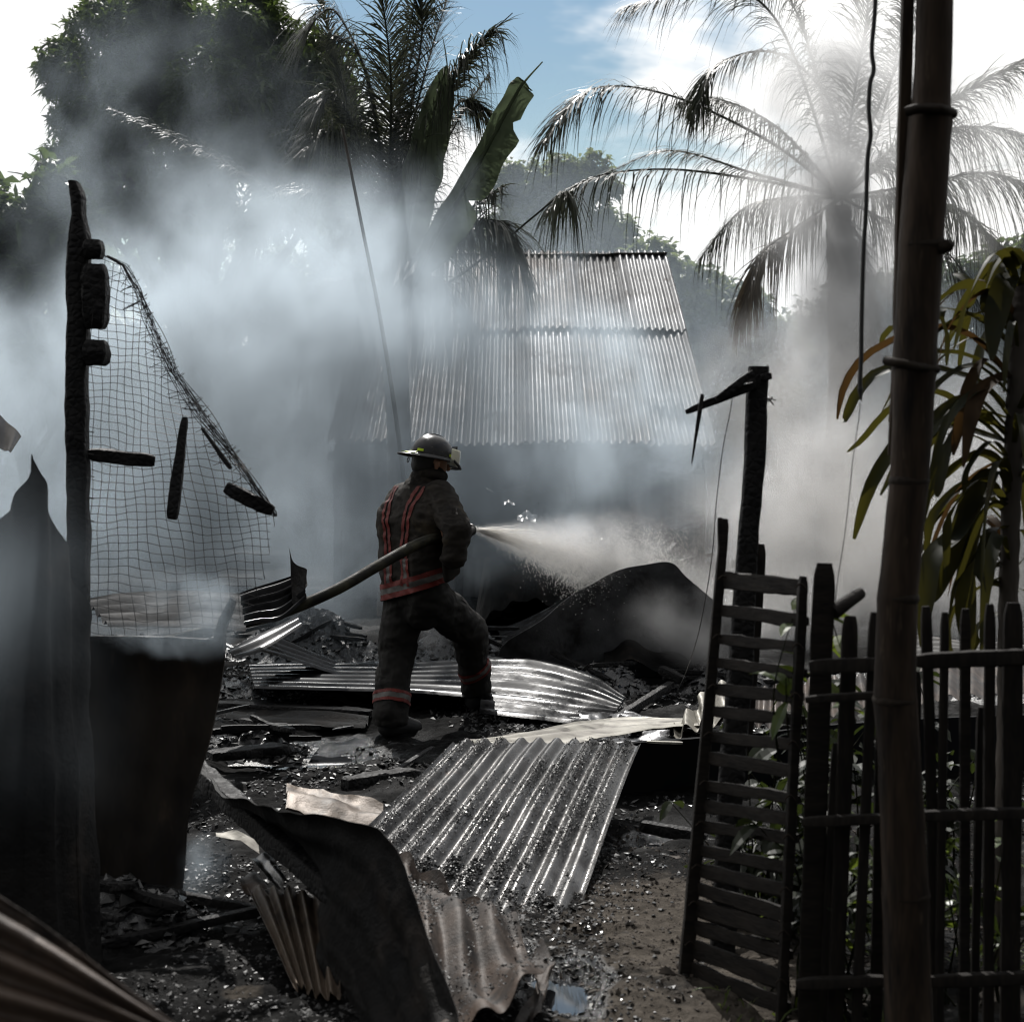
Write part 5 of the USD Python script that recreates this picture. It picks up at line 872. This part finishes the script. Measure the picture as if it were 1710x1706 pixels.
# helmet: dome, ridge, long rear brim, visor, lime trim
hel = lambda p: head_c - hu * .012 + hf * .004 + .94 * (hf * p[..., :1] + hr * p[..., 1:2] + hu * p[..., 2:3])
th, ph = np.meshgrid(np.linspace(0, 2 * np.pi, 49), np.linspace(0, np.pi / 2 * .999, 20), indexing='ij')
dome_ = np.stack([np.cos(th) * np.cos(ph) * .142 - .012, np.sin(th) * np.cos(ph) * .118, np.sin(ph) * .135 + .035 + .008 * np.exp(-(np.sin(th) / .14) ** 2) * np.sin(ph)], -1)
hm = part('helmet', solid(hel(dome_), .004), HELMET, man)
t_ = np.linspace(0, 2 * np.pi, 65); q_ = np.linspace(0, 1, 7); T_, Q_ = np.meshgrid(t_, q_, indexing='ij'); cR = np.clip(-np.cos(T_), 0, 1)
ext = .014 + .072 * cR ** 1.5
brim = np.stack([np.cos(T_) * (.138 + ext * Q_) - .012, np.sin(T_) * (.114 + (.016 + .012 * cR) * Q_), .038 - (.018 + .02 * cR) * Q_ ** 1.3 + .012 * cR * Q_], -1)
part('brim', solid(hel(brim), .006), HELMET, hm)
rimc = hel(brim[:, -1]); part('brim_edge', tube(rimc, .005, 8, False), RUBBER, hm)
for a0, a1 in ((-.1, .1), (.78, 1.02), (2.3, 2.62), (-1.02, -.78), (-2.62, -2.3)):
    a = np.linspace(a0 + 0, a1, 10); zz = np.linspace(.048, .064, 4); AA, ZZ = np.meshgrid(a, zz, indexing='ij')
    part('lime_trim', solid(hel(np.stack([np.cos(AA) * .1455 - .012, np.sin(AA) * .1215, ZZ], -1)), .002), LIME, hm)
for sgn in (1,):
    a = np.linspace(np.pi - .62, np.pi - .22, 8); rr = np.linspace(.25, .8, 4); AA, QQ = np.meshgrid(a, rr, indexing='ij'); cc = np.clip(-np.cos(AA), 0, 1); ee = .014 + .072 * cc ** 1.5
    for s in (1, -1): part('lime_trim', solid(hel(np.stack([np.cos(AA) * (.138 + ee * QQ) - .012, s * np.sin(AA) * (.114 + .026 * QQ), .045 - (.018 + .02 * cc) * QQ ** 1.3 + .012 * cc * QQ], -1)), .002), LIME, hm)
a = np.linspace(-1.15, 1.15, 30); zz = np.linspace(-.01, .1, 8); AA, ZZ = np.meshgrid(a, zz, indexing='ij')
part('visor', solid(hel(np.stack([np.cos(AA) * (.185 - .15 * (ZZ - .02) ** 2 / .1) - .012, np.sin(AA) * .15, ZZ], -1)), .003), VISOR, hm)
part('visor_frame', tube(hel(np.stack([np.cos(a) * .186 - .012, np.sin(a) * .152, np.full(30, -.012)], -1)), .006, 8), RUBBER, hm)
part('visor_hinge', tube(hel(np.array([(.09, .118, .03), (.13, .128, .0), (.165, .075, -.012)])), .008, 8), RUBBER, hm)
part('front_shield', solid(hel(np.stack([*np.meshgrid(np.linspace(.134, .128, 2), np.linspace(-.045, .045, 5), indexing='ij'), np.linspace(.06, .125, 2)[:, None] * np.ones((1, 5))], -1)), .006), RUBBER, hm)
part('hanging_ring', tube(hel(np.stack([np.full(17, -.175), np.cos(np.linspace(0, 6.283, 17)) * .016 + .03, np.sin(np.linspace(0, 6.283, 17)) * .016 - .02], -1)), .0025, 6, False), BRASS, hm)

# ------------------------------------------------------------------ hose, nozzle, water
hose = thing('fire_hose', 'canvas fire hose sagging from behind the wall panel up under the firefighter\'s arm', 'fire hose', tuple(P(560, 1005, 9.2)))
hp = spline([P(150, 1130, 8.8), P(250, 1080, 8.9), P(385, 1045, 9.0), P(470, 1023, 9.1), P(560, 985, 9.2), P(630, 945, 9.35), P(690, 912, 9.5), P(722, 900, 9.62), nozA], 90)
part('hose', tube(hp, .0315, 14), HOSE, hose, smooth=60)
nd = unit(nozB - nozA); part('coupling', tube([nozA - nd * .06, nozA - nd * .055, nozA + nd * .03, nozA + nd * .035], [.035, .04, .04, .034], 16), BRASS, hose)
part('nozzle', tube([nozA + nd * .03, nozA + nd * .06, nozB - nd * .05, nozB - nd * .03, nozB, nozB + nd * .012], [.03, .026, .024, .034, .038, .03], 16), BRASS, hose)
part('valve_lever', tube(spline([nozA + nd * .09 + rt * .03, nozA + nd * .07 + UP * .05, nozA + nd * .06 + UP * .075], 8), .007, 8), BRASS, hose)

wo, wd = nozB + nd * .02, unit(P(1150, 955, 13.8) - nozB)
ws_ = unit(np.cross(wd, UP)); wu = np.cross(ws_, wd); WL = 3.6
r_ = np.random.default_rng(303); n = 70000; s = r_.random(n) ** .7 * WL; ang = r_.uniform(0, 2 * np.pi, n); rho = np.abs(r_.normal(size=n)) * (.008 + .06 * s)
drop = wo + wd * s[:, None] + (ws_ * np.cos(ang)[:, None] + wu * np.sin(ang)[:, None]) * rho[:, None] - UP * (.06 * (s / WL) ** 2 + .12 * r_.random(n) ** 3 * s)[:, None]
N = Nodes(); b = (N.add('principled_bsdf', base_color=(.8, .8, .78), roughness=.1, specular_ior_level=.8), 'BSDF'); t = (N.add('translucent_bsdf', color=(.9, .88, .85)), 'BSDF')
DROPS = N.done('water_drops', surface=(N.add('mix_closure', fac=.6, closure1=b, closure2=t), 'closure'))
jets = []
for k in range(70):
    g1, g2 = r_.normal(size=2) * .05; e_ = r_.uniform(.25, 1.0); q_ = np.linspace(0, e_, 8)[:, None]
    jets.append(tube(wo + wd * q_ + (ws_ * g1 + wu * g2) * q_ + r_.normal(size=(8, 3)) * .006 * q_, np.linspace(.0022, .0008, 8), 4))
obj('water_spray', join(*jets, chips(drop, r_.uniform(.0013, .0050, n) * (.55 + .45 * s / WL), 7, 1.0, 1.2)), DROPS, kind='stuff', label='bright cone of water drops from the hose nozzle', smooth=False)
a = np.linspace(0, 2 * np.pi, 25)[:-1]; ss = np.linspace(0.01, WL, 14)
cone = np.vstack([wo + wd * q + (ws_ * np.cos(a)[:, None] + wu * np.sin(a)[:, None]) * (.03 + .27 * q) - UP * .06 * (q / WL) ** 2 for q in ss] + [[wo], [wo + wd * WL - UP * .06]])
i = np.arange(13)[:, None] * 24; j = np.arange(24)[None]; k = (j + 1) % 24; cf = np.stack([i + j, i + k, i + 24 + k, i + 24 + j], -1).reshape(-1, 4); cf = np.vstack([cf[:, [0, 1, 2]], cf[:, [0, 2, 3]], [(336, (x + 1) % 24, x) for x in range(24)], [(337, 312 + x, 312 + (x + 1) % 24) for x in range(24)]])
N = Nodes(); p = N.pos(); q = N.vmath('subtract', p, tuple(map(float, wo))); al = N.vmath('dot_product', q, tuple(map(float, wd)), out='value')
off_ = N.vmath('length', N.vmath('subtract', q, N.vmath('scale', tuple(map(float, wd)), scale=al)), out='value'); rel = N.math('divide', off_, N.math('multiply_add', al, .165, .02))
rel = N.math('add', rel, N.math('multiply', N.math('subtract', N.noise(p, 9, 4, .6), .5), .7))
den = N.math('multiply', N.remap(rel, .1, 1.0, 1.0, 0, 'smoothstep'), N.remap(al, .1, WL, 1.0, 0.0)); den = N.math('multiply', den, N.remap(N.noise(p, 4, 4, .6), .3, .7, .35, 1.3)); den = N.math('multiply', den, 3.3)
MIST = N.done('spray_mist', volume=(N.add('principled_volume', color=(.97, .98, 1.0), density=den, anisotropy=.5), 'volume'))
cm = trimesh.Trimesh(cone, cf, process=False); cm.fix_normals()
obj('spray_mist', cm, MIST, kind='stuff', label='fine mist around the water drops of the hose', smooth=False)

# ------------------------------------------------------------------ smoke
smokes = []
def smoke(name, label, box, puffs, dens, color, aniso, nscale, warp=.5, wscale=.8, edge=(.36, .66)):
    """Smoke as an uneven volume: soft puffs (centre, radii, weight), torn by noise, inside one closed box."""
    N = Nodes(); pos = N.pos(); w = N.noise(pos, wscale, 3, .55, out='color'); w = N.vmath('subtract', w, (.5, .5, .5)); w = N.vmath('scale', w, scale=warp * 2)
    q = N.vmath('add', pos, w); tot = None
    for c, r, a in puffs:
        d = N.vmath('multiply', N.vmath('subtract', q, tuple(map(float, c))), tuple(1 / x for x in r)); m = N.remap(N.vmath('length', d, out='value'), 0, 1, a, 0, 'smoothstep')
        tot = m if tot is None else N.math('add', tot, m)
    n = N.remap(N.noise(N.vmath('multiply', pos, (1, 1, .75)), nscale, 5, .58, .3), edge[0], edge[1], .16, 1, 'smoothstep')
    den = N.math('multiply', N.math('multiply', tot, n), float(dens))
    m = N.done(name + f'_volume_{len(smokes)}', volume=(N.add('principled_volume', color=color, density=den, anisotropy=float(aniso)), 'volume'))
    lo, hi = np.array(box[0]), np.array(box[1]); b = trimesh.creation.box(hi - lo); b.apply_translation((lo + hi) / 2)
    smokes.append(name); obj(name, b, m, kind='stuff', label=label, smooth=False)
BLUE, GREY, WARM = (.76, .89, 1.0), (.95, .96, .97), (.98, .96, .93)
smoke('smoke_bank', 'broad bank of bluish white smoke drifting behind the firefighter', ((-5.2, 11.0, -.3), (2.6, 16.4, 6.6)), [
    (P(330, 640, 13.2), (2.5, 1.04, 1.5), 1.0), (P(250, 880, 12.8), (2.3, 0.83, 1.1), .8), (P(560, 560, 13.6), (1.7, 1.04, 1.3), .9), (P(600, 850, 13.4), (1.8, 0.94, 1.2), .7), (P(430, 560, 12.6), (2.2, 0.62, 1.4), .6),
    (P(420, 420, 14.2), (1.9, 0.83, 1.0), .6), (P(820, 640, 14.4), (1.6, 0.94, 1.3), .55), (P(30, 640, 14), (1.3, 1.04, 1.2), .3), (P(1000, 780, 14.4), (1.5, 0.83, 1.0), .8), (P(280, 330, 15.2), (1.5, .62, 1.0), .22), (P(700, 400, 15), (1.1, 0.62, .8), .4),
    (P(850, 850, 14.2), (1.4, 0.68, .9), .7), (P(560, 800, 15.4), (1.2, .6, 1.8), 1.2), (P(560, 850, 12.2), (1.0, .6, .9), .55), (P(250, 880, 11.8), (1.6, .6, .8), .75), (P(400, 610, 12.0), (1.7, .6, 1.0), .6), (P(900, 790, 13.0), (1.2, .6, .75), .6), (P(640, 950, 12.6), (1.0, .6, .6), .4), (P(430, 190, 15.6), (1.9, .6, 1.2), .05), (P(790, 500, 15.2), (1.4, .6, .9), .7), (P(960, 620, 15.0), (1.3, .6, 1.0), .6), (P(720, 640, 14.8), (1.0, .6, 1.1), .7), (P(200, 760, 12.4), (2, 0.68, 1.6), .5), (P(1050, 660, 14.8), (1.3, 0.73, 1.0), .45), (P(100, 160, 15.5), (2.0, 0.62, 1.8), .14), (P(660, 640, 13.2), (1.1, 0.73, 1.7), .6), (P(720, 520, 14.5), (1.2, 0.62, 1.0), .5)],
    1.75, BLUE, .45, 1.6, .8, .8, (.40, .60))
smoke('smoke_plume', 'tall grey plume of smoke winding up past the coconut palm', ((.9, 13.0, -.3), (6.6, 19.5, 7.2)), [
    (P(1375, 120, 17.5), (.9, 0.72, 1.1), 2.2), (P(1350, 330, 17), (.9, 0.72, 1.1), 2.0), (P(1420, 350, 17.5), (.8, 0.66, 0.9), 4.0), (P(1400, 480, 17.5), (.7, 0.66, .8), 3.0), (P(1430, 520, 16.5), (1.2, 0.90, 1.1), 1.0), (P(1290, 660, 16), (1.1, 0.90, 1.0), .9), (P(1360, 860, 15), (1.5, 0.96, 1.0), 2.4), (P(1390, 600, 17.5), (.8, 0.72, 1.3), 1.2), (P(1250, 1020, 14.2), (1.0, 0.72, .7), 1.5), (P(1560, 780, 15), (1.4, 0.90, 1.2), 1.3), (P(1560, 1000, 14.5), (1.3, 0.72, .8), 1.3), (P(1480, 150, 18), (1.2, .72, 1.4), .7), (P(1395, 300, 17.8), (.55, .6, .65), 4.0), (P(1650, 180, 18), (1.5, .72, 2.0), .7)],
    1.7, GREY, .45, 1.5, .7, .9, (.4, .62))
smoke('smoke_drift', 'warm grey drift of smoke over the rubble between the burnt gatepost and the bamboo pole', ((.9, 11.8, -.2), (4.6, 13.8, 3.4)), [
    (P(1370, 870, 12.7), (1.1, .7, .75), 1.0), (P(1270, 1000, 12.5), (.9, .6, .5), .8), (P(1330, 680, 13.0), (.8, .6, .8), .5), (P(1550, 800, 12.9), (1.0, .7, 1.0), .7), (P(1480, 980, 12.5), (1.1, .6, .6), .9), (P(1680, 950, 12.7), (.9, .6, .9), .6)],
    1.2, WARM, .45, 1.6, .5, 1.0, (.36, .62))
smoke('smoke_veil', 'thin far veil of smoke hanging behind the shed roof', ((-9, 24.6, -.3), (9, 26.6, 7.5)), [(A(0, 25.6, 1.5), (12, 3, 6.5), 1.0)], .3, BLUE, .45, .5)
smoke('smoke_puff', 'small bright puff of smoke in front of the arched sheet', (tuple(P(950, 1110, 11.3) + A(0, -.45, 0)), tuple(P(1230, 900, 11.3) + A(0, .3, 0))), [(P(1095, 1030, 11.25), (.34, .3, .26), 1.0), (P(1170, 1070, 11.25), (.36, .3, .26), .9), (P(1210, 1000, 11.25), (.3, .3, .4), .8)], .65, GREY, .5, 2.4, .2, 2.0)
smoke('smoke_wisp', 'thin bluish smoke drifting over the torn sheet at the left edge', ((-2.2, 4.3, -.05), (-1.05, 5.15, 1.9)), [(A(-1.55, 4.75, 1.25), (.5, .5, .45), 1.0), (A(-1.4, 4.8, .85), (.4, .4, .4), .3)], .35, BLUE, .5, 2.4, .2, 2.0)
smoke('smoke_wisp', 'bright wisp of smoke curling off the top of the wall panel', ((-1.62, 5.35, .85), (-.85, 5.95, 1.42)), [(P(360, 1030, 5.7), (.12, .22, .16), 1.0), (P(290, 985, 5.7), (.26, .22, .1), .5), (P(260, 1060, 5.7), (.25, .2, .07), .5)], 3.0, BLUE, .5, 6, .1, 5.0)
smoke('smoke_wisp', 'small white wisp of smoke rising from the ground by the wall panel', ((-1.3, 5.6, -.02), (-.85, 6.2, .38)), [(P(342, 1430, 5.9), (.12, .16, .1), 1.0), (P(330, 1470, 5.9), (.12, .16, .08), .5)], 4.0, BLUE, .5, 9, .06, 6.0)
smoke('smoke_wisp', 'thin grey wisp of smoke low between the firefighter\'s legs', (tuple(P(700, 1110, 11.6) + A(0, -.4, 0)), tuple(P(770, 1020, 11.6) + A(0, .4, 0))), [(P(725, 1065, 11.6), (.14, .3, .14), 1.0)], 1.6, GREY, .5, 5, .1, 4.0)
